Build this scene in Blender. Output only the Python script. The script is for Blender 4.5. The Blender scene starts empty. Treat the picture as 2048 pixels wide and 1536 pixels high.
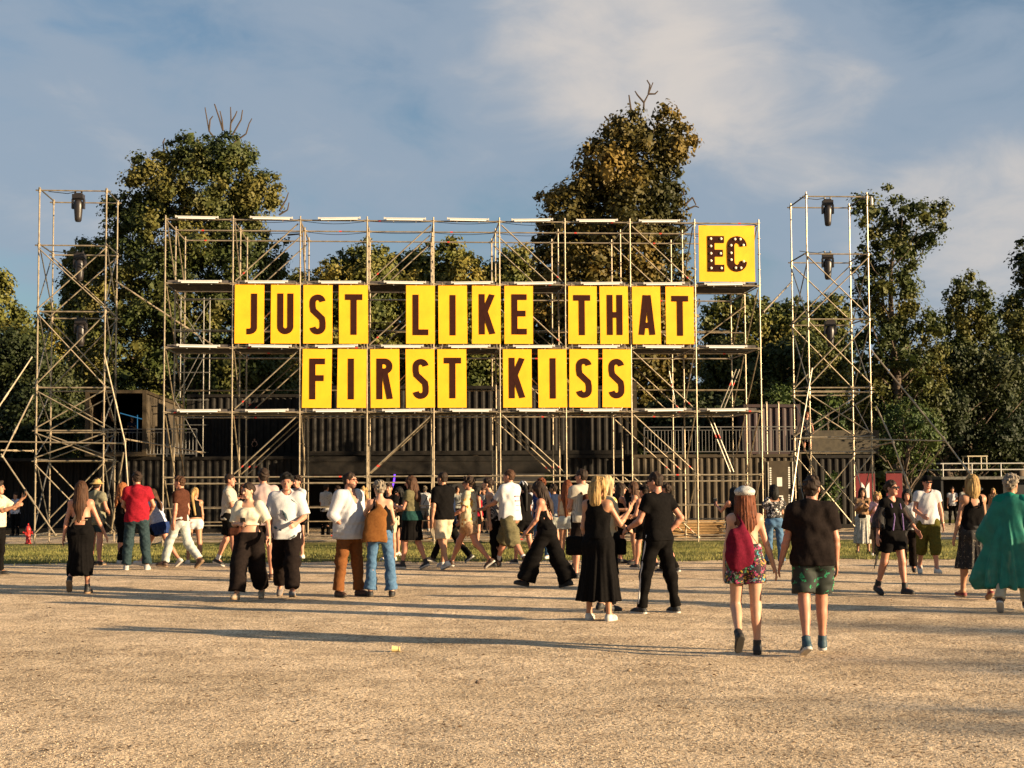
import bpy, math, random
import numpy as np
from mathutils import Vector, Matrix
R = math.radians
random.seed(7); np.random.seed(7)
scene = bpy.context.scene
COL = scene.collection

# ---------------------------------------------------------------- camera
FPX = 2940.0; CAMZ = 1.78; PITCH = math.atan(182.0/FPX); ROLL = R(-0.29)
cam_d = bpy.data.cameras.new('camera'); cam = bpy.data.objects.new('camera', cam_d); COL.objects.link(cam)
cam_d.sensor_width = 36; cam_d.lens = FPX/2048*36; cam_d.clip_end = 3000; cam_d.clip_start = .1
CM = Matrix.Rotation(math.pi/2+PITCH, 3, 'X') @ Matrix.Rotation(ROLL, 3, 'Z')
cam.matrix_world = Matrix.Translation((0, 0, CAMZ)) @ CM.to_4x4()
scene.camera = cam
def ray(px, py): return CM @ Vector(((px-1024)/FPX, -(py-768)/FPX, -1))
def terr(y):
    t = min(max((y-31)/13.0, 0), 1); return -.36*(t*t*(3-2*t))
def at(px, py, D):
    r = ray(px, py); return Vector((0, 0, CAMZ)) + r*(D/r.y)
def gnd(px, py):
    r = ray(px, py); t = CAMZ/max(-r.z, 1e-4)
    for _ in range(40): t = .5*t+.5*(CAMZ-terr(t*r.y))/max(-r.z, 1e-4)
    p = Vector((0, 0, CAMZ))+r*t; return Vector((p.x, p.y, terr(p.y)))

# ---------------------------------------------------------------- light
SUN_EL = 12.0; SUN_AZ = 21.5      # azimuth: behind the camera to the right
sdir = Vector((math.cos(R(SUN_EL))*math.cos(R(SUN_AZ)), -math.cos(R(SUN_EL))*math.sin(R(SUN_AZ)), math.sin(R(SUN_EL))))
sd = bpy.data.lights.new('sun', 'SUN'); sun = bpy.data.objects.new('sun', sd); COL.objects.link(sun)
sd.energy = 5.0; sd.angle = R(.55); sd.color = (1.0, .76, .47)
sun.rotation_euler = sdir.to_track_quat('Z', 'Y').to_euler(); sun.location = sdir*50+Vector((0, 0, 20))
vs = scene.view_settings; scene.display_settings.display_device = 'sRGB'
vs.view_transform = 'Standard'; vs.look = 'None'; vs.gamma = 1; vs.exposure = 1.6; vs.use_curve_mapping = False
W = bpy.data.worlds.new('World'); scene.world = W; W.use_nodes = True
nt = W.node_tree; nt.nodes.clear()
def N(t, **k):
    n = nt.nodes.new(t)
    for a, b in k.items(): setattr(n, a, b)
    return n
def L(a, b): nt.links.new(a, b)
out = N('ShaderNodeOutputWorld'); bg = N('ShaderNodeBackground'); bg.inputs[1].default_value = .06
sky = N('ShaderNodeTexSky', sky_type='NISHITA', sun_disc=False); sky.sun_elevation = R(SUN_EL)
sky.sun_rotation = R(90+SUN_AZ); sky.altitude = 100; sky.dust_density = 1.6; sky.ozone_density = 2.0
tc = N('ShaderNodeTexCoord')
mp = N('ShaderNodeMapping'); mp.inputs['Scale'].default_value = (1.0, 1.0, 2.1); mp.inputs['Location'].default_value = (.35, .1, .2); mp.inputs['Rotation'].default_value = (0, R(-16), 0)
L(tc.outputs['Generated'], mp.inputs[0])
def wn(sc, det, ro, dist=0):
    n = N('ShaderNodeTexNoise'); n.inputs['Scale'].default_value = sc; n.inputs['Detail'].default_value = det; n.inputs['Roughness'].default_value = ro; n.inputs['Distortion'].default_value = dist; L(mp.outputs[0], n.inputs[0]); return n.outputs[0]
def math_(op, a_, b_, c_=None):
    n = N('ShaderNodeMath', operation=op)
    for k, v_ in enumerate((a_, b_, c_)):
        if v_ is None: continue
        if isinstance(v_, (int, float)): n.inputs[k].default_value = v_
        else: L(v_, n.inputs[k])
    return n.outputs[0]
v = math_('ADD', math_('MULTIPLY', wn(3.2, 5, .5, .4), .62), math_('MULTIPLY', wn(11, 8, .58, .5), .38))
# cloud cover is thicker in these directions of the sky
for (ppx, ppy, wd, amt) in ((1290, -10, .009, .22), (1150, 130, .007, .13), (1530, 180, .006, .13), (760, 120, .007, .10), (1960, 520, .006, .16), (1800, 60, .02, .05), (150, 330, .006, .05)):
    dv = ray(ppx, ppy).normalized(); dp = N('ShaderNodeVectorMath', operation='DOT_PRODUCT'); dp.inputs[1].default_value = dv; L(tc.outputs['Generated'], dp.inputs[0])
    mr = N('ShaderNodeMapRange', interpolation_type='SMOOTHERSTEP'); mr.inputs[1].default_value = 1-wd; mr.inputs[2].default_value = 1.0; mr.inputs[3].default_value = 0; mr.inputs[4].default_value = amt; L(dp.outputs['Value'], mr.inputs[0]); v = math_('ADD', v, mr.outputs[0])
def step(lo_, hi_, amt):
    mr = N('ShaderNodeMapRange', interpolation_type='SMOOTHSTEP'); mr.inputs[1].default_value = lo_; mr.inputs[2].default_value = hi_; mr.inputs[3].default_value = 0; mr.inputs[4].default_value = amt; L(v, mr.inputs[0]); return mr.outputs[0]
mx0 = N('ShaderNodeMix', data_type='RGBA', blend_type='MULTIPLY'); mx0.inputs[0].default_value = 1
L(sky.outputs[0], mx0.inputs[6]); mx0.inputs[7].default_value = (.60, .70, .74, 1)
cur = mx0.outputs[2]
for (lo_, hi_, amt, colr) in ((.36, .60, .86, (1.80, 2.20, 2.72, 1)), (.60, .90, .90, (3.9, 3.55, 3.25, 1))):
    mm = N('ShaderNodeMix', data_type='RGBA'); L(step(lo_, hi_, amt), mm.inputs[0]); L(cur, mm.inputs[6]); mm.inputs[7].default_value = colr; cur = mm.outputs[2]
L(cur, bg.inputs[0]); L(bg.outputs[0], out.inputs[0])

# ---------------------------------------------------------------- materials
MATS = {}
def mat(name, col, rough=.7, metal=0, nscale=0, namt=.25, bump=0, bscale=60, spec=.4, transl=0, col2=None, nlo=.35, nhi=.65, alpha=1, coord='Object', stretch=None):
    if name in MATS: return MATS[name]
    m = bpy.data.materials.new(name); m.use_nodes = True; t = m.node_tree; b = t.nodes['Principled BSDF']
    b.inputs['Base Color'].default_value = (*col, 1); b.inputs['Roughness'].default_value = rough
    b.inputs['Metallic'].default_value = metal; b.inputs['Specular IOR Level'].default_value = spec
    tcn = t.nodes.new('ShaderNodeTexCoord'); src = tcn.outputs[coord]
    if stretch:
        mpn = t.nodes.new('ShaderNodeMapping'); mpn.inputs['Scale'].default_value = stretch; t.links.new(src, mpn.inputs[0]); src = mpn.outputs[0]
    if nscale:
        n = t.nodes.new('ShaderNodeTexNoise'); n.inputs['Scale'].default_value = nscale; n.inputs['Detail'].default_value = 6
        t.links.new(src, n.inputs[0])
        r = t.nodes.new('ShaderNodeValToRGB'); r.color_ramp.elements[0].position = nlo; r.color_ramp.elements[1].position = nhi
        c2 = col2 if col2 else tuple(min(1, c*(1+namt)) for c in col); c1 = col if col2 else tuple(c*(1-namt) for c in col)
        r.color_ramp.elements[0].color = (*c1, 1); r.color_ramp.elements[1].color = (*c2, 1)
        t.links.new(n.outputs[0], r.inputs[0]); t.links.new(r.outputs[0], b.inputs['Base Color'])
    if bump:
        n = t.nodes.new('ShaderNodeTexNoise'); n.inputs['Scale'].default_value = bscale; n.inputs['Detail'].default_value = 4
        t.links.new(src, n.inputs[0]); bp = t.nodes.new('ShaderNodeBump'); bp.inputs['Strength'].default_value = min(1, bump); bp.inputs['Distance'].default_value = .01*max(1, bump)
        t.links.new(n.outputs[0], bp.inputs['Height']); t.links.new(bp.outputs[0], b.inputs['Normal'])
    if alpha < 1: b.inputs['Alpha'].default_value = alpha
    if transl:
        o = t.nodes['Material Output']; tr = t.nodes.new('ShaderNodeBsdfTranslucent'); ms = t.nodes.new('ShaderNodeMixShader'); ms.inputs[0].default_value = transl
        bc = b.inputs['Base Color']
        if bc.links: t.links.new(bc.links[0].from_socket, tr.inputs[0])
        else: tr.inputs[0].default_value = (*col, 1)
        t.links.new(b.outputs[0], ms.inputs[1]); t.links.new(tr.outputs[0], ms.inputs[2]); t.links.new(ms.outputs[0], o.inputs[0])
    MATS[name] = m; return m
def pattern(name, base, cols, scale=14, thr=.35, rough=.8, kind='voronoi', rand=1):
    """cloth print: coloured blots on a base colour"""
    if name in MATS: return MATS[name]
    m = mat(name, base, rough); t = m.node_tree; b = t.nodes['Principled BSDF']
    tcn = t.nodes.new('ShaderNodeTexCoord')
    if kind == 'stripe':
        w = t.nodes.new('ShaderNodeTexWave'); w.inputs['Scale'].default_value = scale; w.inputs['Distortion'].default_value = .6; w.bands_direction = 'X'
        t.links.new(tcn.outputs['Object'], w.inputs[0]); r = t.nodes.new('ShaderNodeValToRGB'); r.color_ramp.elements[0].position = thr; r.color_ramp.elements[1].position = thr+.12
        r.color_ramp.elements[0].color = (*cols[0], 1); r.color_ramp.elements[1].color = (*base, 1)
        t.links.new(w.outputs[1], r.inputs[0]); t.links.new(r.outputs[0], b.inputs['Base Color']); return m
    n0 = t.nodes.new('ShaderNodeTexNoise'); n0.inputs['Scale'].default_value = scale*1.7; t.links.new(tcn.outputs['Object'], n0.inputs[0])
    ad = t.nodes.new('ShaderNodeMix'); ad.data_type = 'RGBA'; ad.blend_type = 'ADD'; ad.inputs[0].default_value = .12
    t.links.new(tcn.outputs['Object'], ad.inputs[6]); t.links.new(n0.outputs[1], ad.inputs[7])
    v = t.nodes.new('ShaderNodeTexVoronoi'); v.inputs['Scale'].default_value = scale; v.inputs['Randomness'].default_value = rand
    t.links.new(ad.outputs[2], v.inputs[0])
    r = t.nodes.new('ShaderNodeValToRGB'); r.color_ramp.interpolation = 'CONSTANT'; r.color_ramp.elements[0].color = (1, 1, 1, 1); r.color_ramp.elements[1].color = (0, 0, 0, 1)
    r.color_ramp.elements[1].position = thr
    if kind == 'ring':
        r.color_ramp.elements[0].color = (0, 0, 0, 1); e = r.color_ramp.elements.new(thr*.5); e.color = (1, 1, 1, 1)
    t.links.new(v.outputs['Distance'], r.inputs[0])
    c = t.nodes.new('ShaderNodeValToRGB'); c.color_ramp.interpolation = 'CONSTANT'
    cols = cols*2 if len(cols) == 1 else cols
    while len(c.color_ramp.elements) < len(cols): c.color_ramp.elements.new(.5)
    for i, e in enumerate(c.color_ramp.elements): e.position = i/len(cols); e.color = (*cols[i], 1)
    sp = t.nodes.new('ShaderNodeSeparateColor'); t.links.new(v.outputs['Color'], sp.inputs[0]); t.links.new(sp.outputs[0], c.inputs[0])
    mxn = t.nodes.new('ShaderNodeMix'); mxn.data_type = 'RGBA'; mxn.inputs[6].default_value = (*base, 1)
    t.links.new(r.outputs[0], mxn.inputs[0]); t.links.new(c.outputs[0], mxn.inputs[7]); t.links.new(mxn.outputs[2], b.inputs['Base Color'])
    return m

# ---------------------------------------------------------------- mesh helpers
def mk_mesh(name, V, F, mats, midx=None, smooth=False):
    me = bpy.data.meshes.new(name)
    V = np.asarray(V, dtype=np.float32).reshape(-1, 3)
    if isinstance(F, np.ndarray) and F.ndim == 2:
        k = F.shape[1]; nf = len(F); me.vertices.add(len(V)); me.vertices.foreach_set('co', V.ravel())
        me.loops.add(nf*k); me.loops.foreach_set('vertex_index', F.astype(np.int32).ravel())
        me.polygons.add(nf); me.polygons.foreach_set('loop_start', np.arange(0, nf*k, k, dtype=np.int32))
        me.update(calc_edges=True)
    else:
        me.from_pydata(V.tolist(), [], F); me.update()
    for m in (mats if isinstance(mats, (list, tuple)) else [mats]): me.materials.append(m)
    if midx is not None: me.polygons.foreach_set('material_index', np.asarray(midx, dtype=np.int32))
    if smooth: me.polygons.foreach_set('use_smooth', np.ones(len(me.polygons), dtype=bool))
    return me
def tag(o, label=None, cat=None, group=None, kind=None):
    if label: o['label'] = label
    if cat: o['category'] = cat
    if group: o['group'] = group
    if kind: o['kind'] = kind
    return o
def thing(name, loc, label, cat, group=None, rz=0):
    o = bpy.data.objects.new(name, None); COL.objects.link(o); o.location = loc; o.rotation_euler = (0, 0, rz); o.empty_display_size = .2
    return tag(o, label, cat, group)
def link(name, me, parent=None, loc=None):
    o = bpy.data.objects.new(name, me); COL.objects.link(o)
    if parent: o.parent = parent
    if loc is not None: o.location = loc
    return o
class MB:
    def __init__(s): s.V = []; s.F = []; s.M = []
    def add(s, vs, fs, m=0):
        b = len(s.V); s.V += [tuple(v) for v in vs]; s.F += [tuple(i+b for i in f) for f in fs]; s.M += [m]*len(fs)
    def box(s, c, d, m=0, ax=None, bev=0):
        """c centre, d full sizes, ax = optional 3 axes"""
        c = Vector(c); ax = ax or (Vector((1, 0, 0)), Vector((0, 1, 0)), Vector((0, 0, 1)))
        vs = [c+ax[0]*(x*d[0]/2)+ax[1]*(y*d[1]/2)+ax[2]*(z*d[2]/2) for x in (-1, 1) for y in (-1, 1) for z in (-1, 1)]
        s.add(vs, [(0, 1, 3, 2), (4, 6, 7, 5), (0, 4, 5, 1), (2, 3, 7, 6), (0, 2, 6, 4), (1, 5, 7, 3)], m); return s
    def tube(s, a, b, r, r2=None, n=8, m=0, caps=True):
        a = Vector(a); b = Vector(b); r2 = r if r2 is None else r2; d = (b-a)
        if d.length < 1e-6: return s
        d.normalize(); u = d.cross(Vector((0, 0, 1)) if abs(d.z) < .9 else Vector((1, 0, 0))).normalized(); w = d.cross(u)
        vs = []
        for p, rr in ((a, r), (b, r2)):
            for i in range(n):
                t = 2*math.pi*i/n; vs.append(p+u*(rr*math.cos(t))+w*(rr*math.sin(t)))
        fs = [(i, i+n, (i+1) % n+n, (i+1) % n) for i in range(n)]
        if caps: fs += [tuple(range(n)), tuple(range(2*n-1, n-1, -1))]
        s.add(vs, fs, m); return s
    def path(s, pts, r, n=6, m=0):
        rs = r if isinstance(r, (list, tuple)) else [r]*len(pts)
        for i in range(len(pts)-1): s.tube(pts[i], pts[i+1], rs[i], rs[i+1], n, m)
        return s
    def ball(s, c, r, m=0, nu=10, nv=7, ax=None):
        c = Vector(c); r = Vector(r) if not isinstance(r, (int, float)) else Vector((r, r, r)); ax = ax or (Vector((1, 0, 0)), Vector((0, 1, 0)), Vector((0, 0, 1)))
        vs = []; fs = []
        for j in range(nv+1):
            ph = math.pi*j/nv
            for i in range(nu):
                t = 2*math.pi*i/nu; vs.append(c+ax[0]*(r.x*math.sin(ph)*math.cos(t))+ax[1]*(r.y*math.sin(ph)*math.sin(t))+ax[2]*(r.z*math.cos(ph)))
        for j in range(nv):
            for i in range(nu):
                a = j*nu+i; b = j*nu+(i+1) % nu; fs.append((a, a+nu, b+nu, b))
        s.add(vs, fs, m); return s
    def lathe(s, c, prof, n=14, m=0, ax=None):
        c = Vector(c); ax = ax or (Vector((1, 0, 0)), Vector((0, 1, 0)), Vector((0, 0, 1))); vs = []; fs = []
        for (r, z) in prof:
            for i in range(n):
                t = 2*math.pi*i/n; vs.append(c+ax[0]*(r*math.cos(t))+ax[1]*(r*math.sin(t))+ax[2]*z)
        for j in range(len(prof)-1):
            for i in range(n):
                a = j*n+i; b = j*n+(i+1) % n; fs.append((a, b, b+n, a+n))
        fs.append(tuple(range(n-1, -1, -1))); fs.append(tuple(range((len(prof)-1)*n, len(prof)*n)))
        s.add(vs, fs, m); return s
    def prism(s, poly, o, ux, uz, un, th, m=0):
        """2D polygon (x,z) in plane (ux,uz) at o, extruded th along un"""
        o = Vector(o); n = len(poly); vs = [o+ux*x+uz*z for x, z in poly]+[o+ux*x+uz*z+un*th for x, z in poly]
        fs = [tuple(range(n)), tuple(range(2*n-1, n-1, -1))]+[(i, i+n, (i+1) % n+n, (i+1) % n) for i in range(n)]
        s.add(vs, fs, m); return s
    def build(s, name, mats, parent=None, smooth=False, label=None, cat=None, group=None, kind=None, origin=None, gp=None):
        """geometry is in world coordinates; moved to the parent's frame (parents unrotated). gp = parent's world origin if nested"""
        V = np.array(s.V, dtype=np.float32).reshape(-1, 3)
        if parent is not None:
            o = gp if gp is not None else parent.location
            V = V-np.array(o, dtype=np.float32); me = mk_mesh(name, V, s.F, mats, s.M, smooth); ob = link(name, me, parent)
        else:
            if origin is None: origin = Vector((float(V[:, 0].mean()), float(V[:, 1].mean()), float(V[:, 2].min())))
            V = V-np.array(origin, dtype=np.float32); me = mk_mesh(name, V, s.F, mats, s.M, smooth); ob = link(name, me, None, origin)
        return tag(ob, label, cat, group, kind)
def structure(name, V, F, m, smooth=False):
    me = mk_mesh(name, V, F, m, None, smooth); o = link(name, me); o['kind'] = 'structure'; return o

# base materials
M_steel = mat('galvanised_steel', (.35, .28, .19), .42, .55, 6, .25, .15, 40)
M_steel_dk = mat('weathered_steel', (.15, .14, .12), .5, .6, 8, .3)
M_steel_mid = mat('steel_toned_down', (.20, .175, .14), .5, .6, 8, .3)  # same steel, darkened to take sunlight off the brightest poles
M_red = mat('red_coupler_mark', (.55, .05, .03), .6)
M_white = mat('white_plastic', (.50, .48, .44), .35, 0, 3, .05)
M_black = mat('matt_black', (.012, .012, .013), .6)
M_wood = mat('plywood', (.42, .25, .10), .7, 0, 9, .3, stretch=(1, 8, 8))
M_deck = mat('deck_dark', (.07, .06, .055), .8, 0, 7, .4)
M_yellow = mat('yellow_board', (.92, .41, .008), .65, 0, 1.6, .08, .8, 2.2)
M_brown = mat('brown_letter', (.030, .008, .005), .85, 0, 4, .15, spec=.1)

# ---------------------------------------------------------------- ground
def grid_strip(xs, ys, dz=0, jag=None):
    V = []; F = []
    for j, y in enumerate(ys):
        for i, x in enumerate(xs):
            yy = y+(jag(x, j) if jag else 0); V.append((x, yy, terr(yy)+dz))
    n = len(xs)
    for j in range(len(ys)-1):
        for i in range(n-1): F.append((j*n+i, j*n+i+1, (j+1)*n+i+1, (j+1)*n+i))
    return V, F
def gravel_mat():
    m = bpy.data.materials.new('gravel'); m.use_nodes = True; t = m.node_tree; b = t.nodes['Principled BSDF']; b.inputs['Roughness'].default_value = .95; b.inputs['Specular IOR Level'].default_value = .1
    tcn = t.nodes.new('ShaderNodeTexCoord')
    def noise(sc, det=6, rough=.55):
        n = t.nodes.new('ShaderNodeTexNoise'); n.inputs['Scale'].default_value = sc; n.inputs['Detail'].default_value = det; n.inputs['Roughness'].default_value = rough; t.links.new(tcn.outputs['Object'], n.inputs[0]); return n.outputs[0]
    def ramp(src, p0, c0, p1, c1):
        r = t.nodes.new('ShaderNodeValToRGB'); r.color_ramp.elements[0].position = p0; r.color_ramp.elements[1].position = p1
        r.color_ramp.elements[0].color = (*c0, 1); r.color_ramp.elements[1].color = (*c1, 1); t.links.new(src, r.inputs[0]); return r.outputs[0]
    def mixc(f, a, bb, mode='MULTIPLY'):
        n = t.nodes.new('ShaderNodeMix'); n.data_type = 'RGBA'; n.blend_type = mode
        if isinstance(f, (int, float)): n.inputs[0].default_value = f
        else: t.links.new(f, n.inputs[0])
        t.links.new(a, n.inputs[6]); t.links.new(bb, n.inputs[7]); return n.outputs[2]
    big = ramp(noise(.35, 4), .3, (.53, .405, .265), .7, (.74, .575, .395))
    med = ramp(noise(3.2, 5), .35, (.74, .73, .72), .62, (1.08, 1.07, 1.05))
    fine = ramp(noise(30, 3, .7), .36, (.26, .19, .135), .50, (1.08, 1.07, 1.06))
    scuff = mixc(1, ramp(noise(9, 3, .6), .30, (.58, .54, .50), .43, (1, 1, 1)), ramp(noise(1.1, 5, .6), .38, (.80, .79, .78), .58, (1.04, 1.04, 1.04)))
    c = mixc(1, mixc(1, mixc(1, big, med), fine), scuff)
    t.links.new(c, b.inputs['Base Color'])
    hsum = t.nodes.new('ShaderNodeMath'); hsum.operation = 'MULTIPLY_ADD'; hsum.inputs[1].default_value = .55
    t.links.new(noise(38, 4, .65), hsum.inputs[0]); t.links.new(noise(15, 5, .6), hsum.inputs[2])
    bp = t.nodes.new('ShaderNodeBump'); bp.inputs['Strength'].default_value = .9; bp.inputs['Distance'].default_value = .03
    t.links.new(hsum.outputs[0], bp.inputs['Height']); t.links.new(bp.outputs[0], b.inputs['Normal']); return m
M_gravel = gravel_mat()
# one sheet with its level gently rolling
xs = list(np.linspace(-14, 14, 140)); xs = [-1500, -400, -120, -50, -24]+xs+[24, 50, 120, 400, 1500]
ys = [-400, -60, -10, 0, 4, 7]+list(np.linspace(8, 31, 150))+list(np.linspace(31.5, 60, 40))+[75, 100, 160, 300, 700, 2000]
V, F = grid_strip(xs, ys)
def roll(x, y):
    if not (7.5 < y < 30 and abs(x) < 15): return 0
    return .006*math.sin(x*1.7+1.3*math.sin(y*.9))+.006*math.sin(y*2.3+x*.7)+.004*math.sin(x*4.1+y*3.3)
V = [(x, y, z+roll(x, y)) for x, y, z in V]
structure('ground', V, F, M_gravel, True)
# small loose stones lying on the gravel, too many to count
def stones():
    n = 52000
    u = np.random.rand(n); y = 8.6+ (u**1.7)*17; x = (np.random.rand(n)*2-1)*(y*.36+.4)
    s = .003+.0062*np.random.rand(n)**3.0; s[:60] *= 1.8
    base = np.array([[1, 0, 0], [.2, .95, 0], [-.85, .5, 0], [-.7, -.6, 0], [.4, -.9, 0], [.1, .05, .8]], dtype=np.float32)
    a = np.random.rand(n)*6.28; c, sn = np.cos(a), np.sin(a)
    P = np.repeat(base[None], n, 0)*(1+.3*np.random.randn(n, 6, 1)*.6); P[:, :, 2] = np.abs(P[:, :, 2])
    P[:, :5, 2] = -.2
    X = P[..., 0]*c[:, None]-P[..., 1]*sn[:, None]; Y = P[..., 0]*sn[:, None]+P[..., 1]*c[:, None]
    zz = np.array([roll(a_, b_) for a_, b_ in zip(x, y)])
    V = np.stack([X*s[:, None]+x[:, None], Y*s[:, None]+y[:, None], P[..., 2]*s[:, None]+zz[:, None]+.001], -1).reshape(-1, 3)
    f = np.array([[0, 1, 5], [1, 2, 5], [2, 3, 5], [3, 4, 5], [4, 0, 5]]); F = (f[None]+np.arange(n)[:, None, None]*6).reshape(-1, 3)
    me = mk_mesh('loose_stones', V, F, mat('stone_grit', (.56, .43, .29), .95, 0, 25, .25, spec=.1)); o = link('loose_stones', me); o['kind'] = 'stuff'
    o['label'] = 'loose tan grit scattered over the gravel'; o['category'] = 'gravel'
stones()
def leaf_bits():
    n = 420; y = 8.8+np.random.rand(n)**1.4*20; x = (np.random.rand(n)*2-1)*(y*.36); s = .008+.018*np.random.rand(n)**2; a_ = np.random.rand(n)*6.28; V = []
    for i in range(n):
        c_, s_ = math.cos(a_[i]), math.sin(a_[i]); z = roll(x[i], y[i])+.004
        for (u, w_, h) in ((-1, 0, 0), (0, .5, .5), (1, .1, .1), (0, -.5, .35)): V.append((x[i]+s[i]*(u*c_-w_*s_), y[i]+s[i]*(u*s_+w_*c_), z+h*s[i]))
    o = link('leaf_fragments', mk_mesh('leaf_fragments', V, np.arange(n*4).reshape(-1, 4), mat('dry_leaf', (.14, .075, .03), .9, 0, 8, .6))); o['kind'] = 'stuff'; o['label'] = 'dry brown leaf fragments scattered on the gravel'; o['category'] = 'leaves'
leaf_bits()
# lawn sheet and blades
def jagf(x, j): return (.16*math.sin(x*1.3)+.1*math.sin(x*4.7)+.06*math.sin(x*11)) if j == 0 else 0
xs = list(np.linspace(-26, 26, 260)); ys = [30.6]+list(np.linspace(31.4, 47.5, 20))
V, F = grid_strip(xs, ys, .012, jagf)
M_lawn = mat('lawn', (.06, .065, .016), .95, 0, 1.6, .4, .6, 30, .1, col2=(.19, .17, .055))
structure('lawn', V, F, M_lawn, True)
xs = list(np.linspace(-70, 14, 20))+list(np.linspace(15, 90, 60)); ys = list(np.linspace(62.5, 74, 12))+[90, 120, 200]
V, F = grid_strip(xs, ys, .014); structure('far_lawn', V, F, M_lawn, True)
def blades():
    n = 130000; y = 29.8+np.random.rand(n)**1.1*16.1; x = (np.random.rand(n)*2-1)*(y*.36+1)
    k = np.random.rand(n) < .5+.5*np.sin(x*.9+2*np.sin(y*.8))*.5+.15; x = x[k]; y = y[k]; n = len(x)
    keep = (y > 30.6+.16*np.sin(x*1.3)+.1*np.sin(x*4.7)+.06*np.sin(x*11)-.15-.7*np.random.rand(n)**6); x = x[keep]; y = y[keep]; n = len(x)
    h = .025+.05*np.random.rand(n)**1.5; w = .005+.006*np.random.rand(n); a = np.random.rand(n)*6.28
    z = np.array([terr(v) for v in y])+.01
    lx = (np.random.rand(n)-.5)*.05; ly = (np.random.rand(n)-.5)*.05
    V = np.zeros((n, 3, 3)); V[:, 0] = np.stack([x-w*np.cos(a), y-w*np.sin(a), z], -1); V[:, 1] = np.stack([x+w*np.cos(a), y+w*np.sin(a), z], -1); V[:, 2] = np.stack([x+lx, y+ly, z+h], -1)
    F = np.arange(n*3).reshape(-1, 3)
    me = mk_mesh('grass', V.reshape(-1, 3), F, mat('grass_blade', (.07, .09, .018), .8, 0, 1.1, .3, transl=.3, col2=(.30, .26, .075))); o = link('grass', me); o['kind'] = 'stuff'
    o['label'] = 'short patchy grass in front of the scaffold'; o['category'] = 'grass'
blades()
# ---------------------------------------------------------------- the big scaffold
TH = R(4.2); SU = Vector((math.cos(TH), math.sin(TH), 0)); SV = Vector((-math.sin(TH), math.cos(TH), 0)); UZ = Vector((0, 0, 1))
Z0 = -.245; BX = 2.075; GZ = -.36
SO = at(325, 1084.5, 45.2); SO.z = Z0
def S(u, v, z): return SO+SU*u+SV*v+UZ*(z)
AX = (SU, SV, UZ)
scaf = thing('scaffold', S(0, 0, GZ-Z0), 'tall open galvanised scaffold nine bays wide carrying the yellow letter boards', 'scaffold')
LV = [0.02, 2, 4, 6, 8, 10]; RV = [0, 2.07, 4.14]
rp = random.Random(3)
def rosettes(m, u, v, z0, z1):
    z = z0
    while z < z1: m.tube(S(u, v, z-.005), S(u, v, z+.005), .055, n=8); z += .5
for c in range(10):
    for r in range(3):
        m = MB(); u = c*BX; v = RV[r]; r0 = .024
        m.tube(S(u, v, .15), S(u, v, 10.13), r0, n=8); m.tube(S(u, v, GZ-Z0+.01), S(u, v, .16), .019, n=8); m.box(S(u, v, GZ-Z0+.008), (.15, .15, .012), ax=AX)
        m.tube(S(u, v, .02), S(u, v, .07), .055, n=8)
        rosettes(m, u, v, .02, 10.05)
        for k in (2, 4, 6, 8): m.tube(S(u, v, k+.12), S(u, v, k+.3), .028, n=8)
        m.build('standard_pole', M_steel, scaf)
for r in range(3):
    for li, z in enumerate(LV):
        m = MB(); rr = .024
        for c in range(9):
            m.tube(S(c*BX+.05, RV[r], z), S((c+1)*BX-.05, RV[r], z), rr, n=8)
            for uu in (c*BX+.055, (c+1)*BX-.055): m.box(S(uu, RV[r], z), (.07, .03, .07), ax=AX)
            if li == 1: m.tube(S(c*BX+.05, RV[r], z-.2), S((c+1)*BX-.05, RV[r], z-.2), .02, n=6)
            if rp.random() < .45 and r < 3:
                uu = c*BX+rp.uniform(.3, 1.8); m.tube(S(uu-.04, RV[r], z), S(uu+.04, RV[r], z), .0255, n=8, m=1)
        m.build('ledger', [M_steel, M_red], scaf)
# lower guard rails of the first lift
for r, zz, cs in ((0, 1.05, (0, 1, 2)), (0, 1.05, (7, 8)), (0, .52, (0, 1)), (0, .52, (7, 8)), (2, 1.0, range(9)), (2, .5, range(9)), (2, 4.9, (0, 2, 4, 6, 8)), (1, 7.0, (1, 3)), (2, 6.95, range(9)), (1, 6.7, range(9)), (1, 4.8, range(9))):
    m = MB()
    for c in cs: m.tube(S(c*BX+.05, RV[r], zz), S((c+1)*BX-.05, RV[r], zz), .02, n=6)
    m.build('guard_rail', M_steel, scaf)
for c in range(10):
    for li, z in enumerate(LV):
        m = MB(); u = c*BX
        m.tube(S(u, .05, z-.0), S(u, 2.02, z), .022, n=6); m.tube(S(u, 2.12, z), S(u, 4.09, z), .022, n=6)
        m.build('transom', M_steel, scaf)
for z in LV[:-1]:
    for c, s in ((1, 1), (3, 1), (5, -1), (7, -1)):
        if z < 1 and c in (1, 3, 5): continue
        for r in range(3):
            m = MB(); a = c*BX+.07; b = (c+1)*BX-.07; v = RV[r]+(.05 if r < 2 else .04)
            p, q = (S(a, v, z+.1), S(b, v, z+1.9)) if s > 0 else (S(a, v, z+1.9), S(b, v, z+.1))
            m.tube(p, q, .022, n=6)
            t = .12 if s > 0 else .9; t2 = t+.025; m.tube(p.lerp(q, t), p.lerp(q, t2), .024, n=6, m=1)
            m.build('diagonal_brace', [M_steel, M_red], scaf)
for z in LV[:-1]:
    for c in (0, 1, 2, 8, 9):
        for k in (0, 1):
            if c in (1, 2, 8) and k == 1: continue
            m = MB(); u = c*BX+(.04 if c < 5 else -.04)
            m.tube(S(u, RV[k]+.06, z+1.9), S(u, RV[k+1]-.06, z+.1), .02, n=6); m.build('side_brace', M_steel, scaf)
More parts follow.
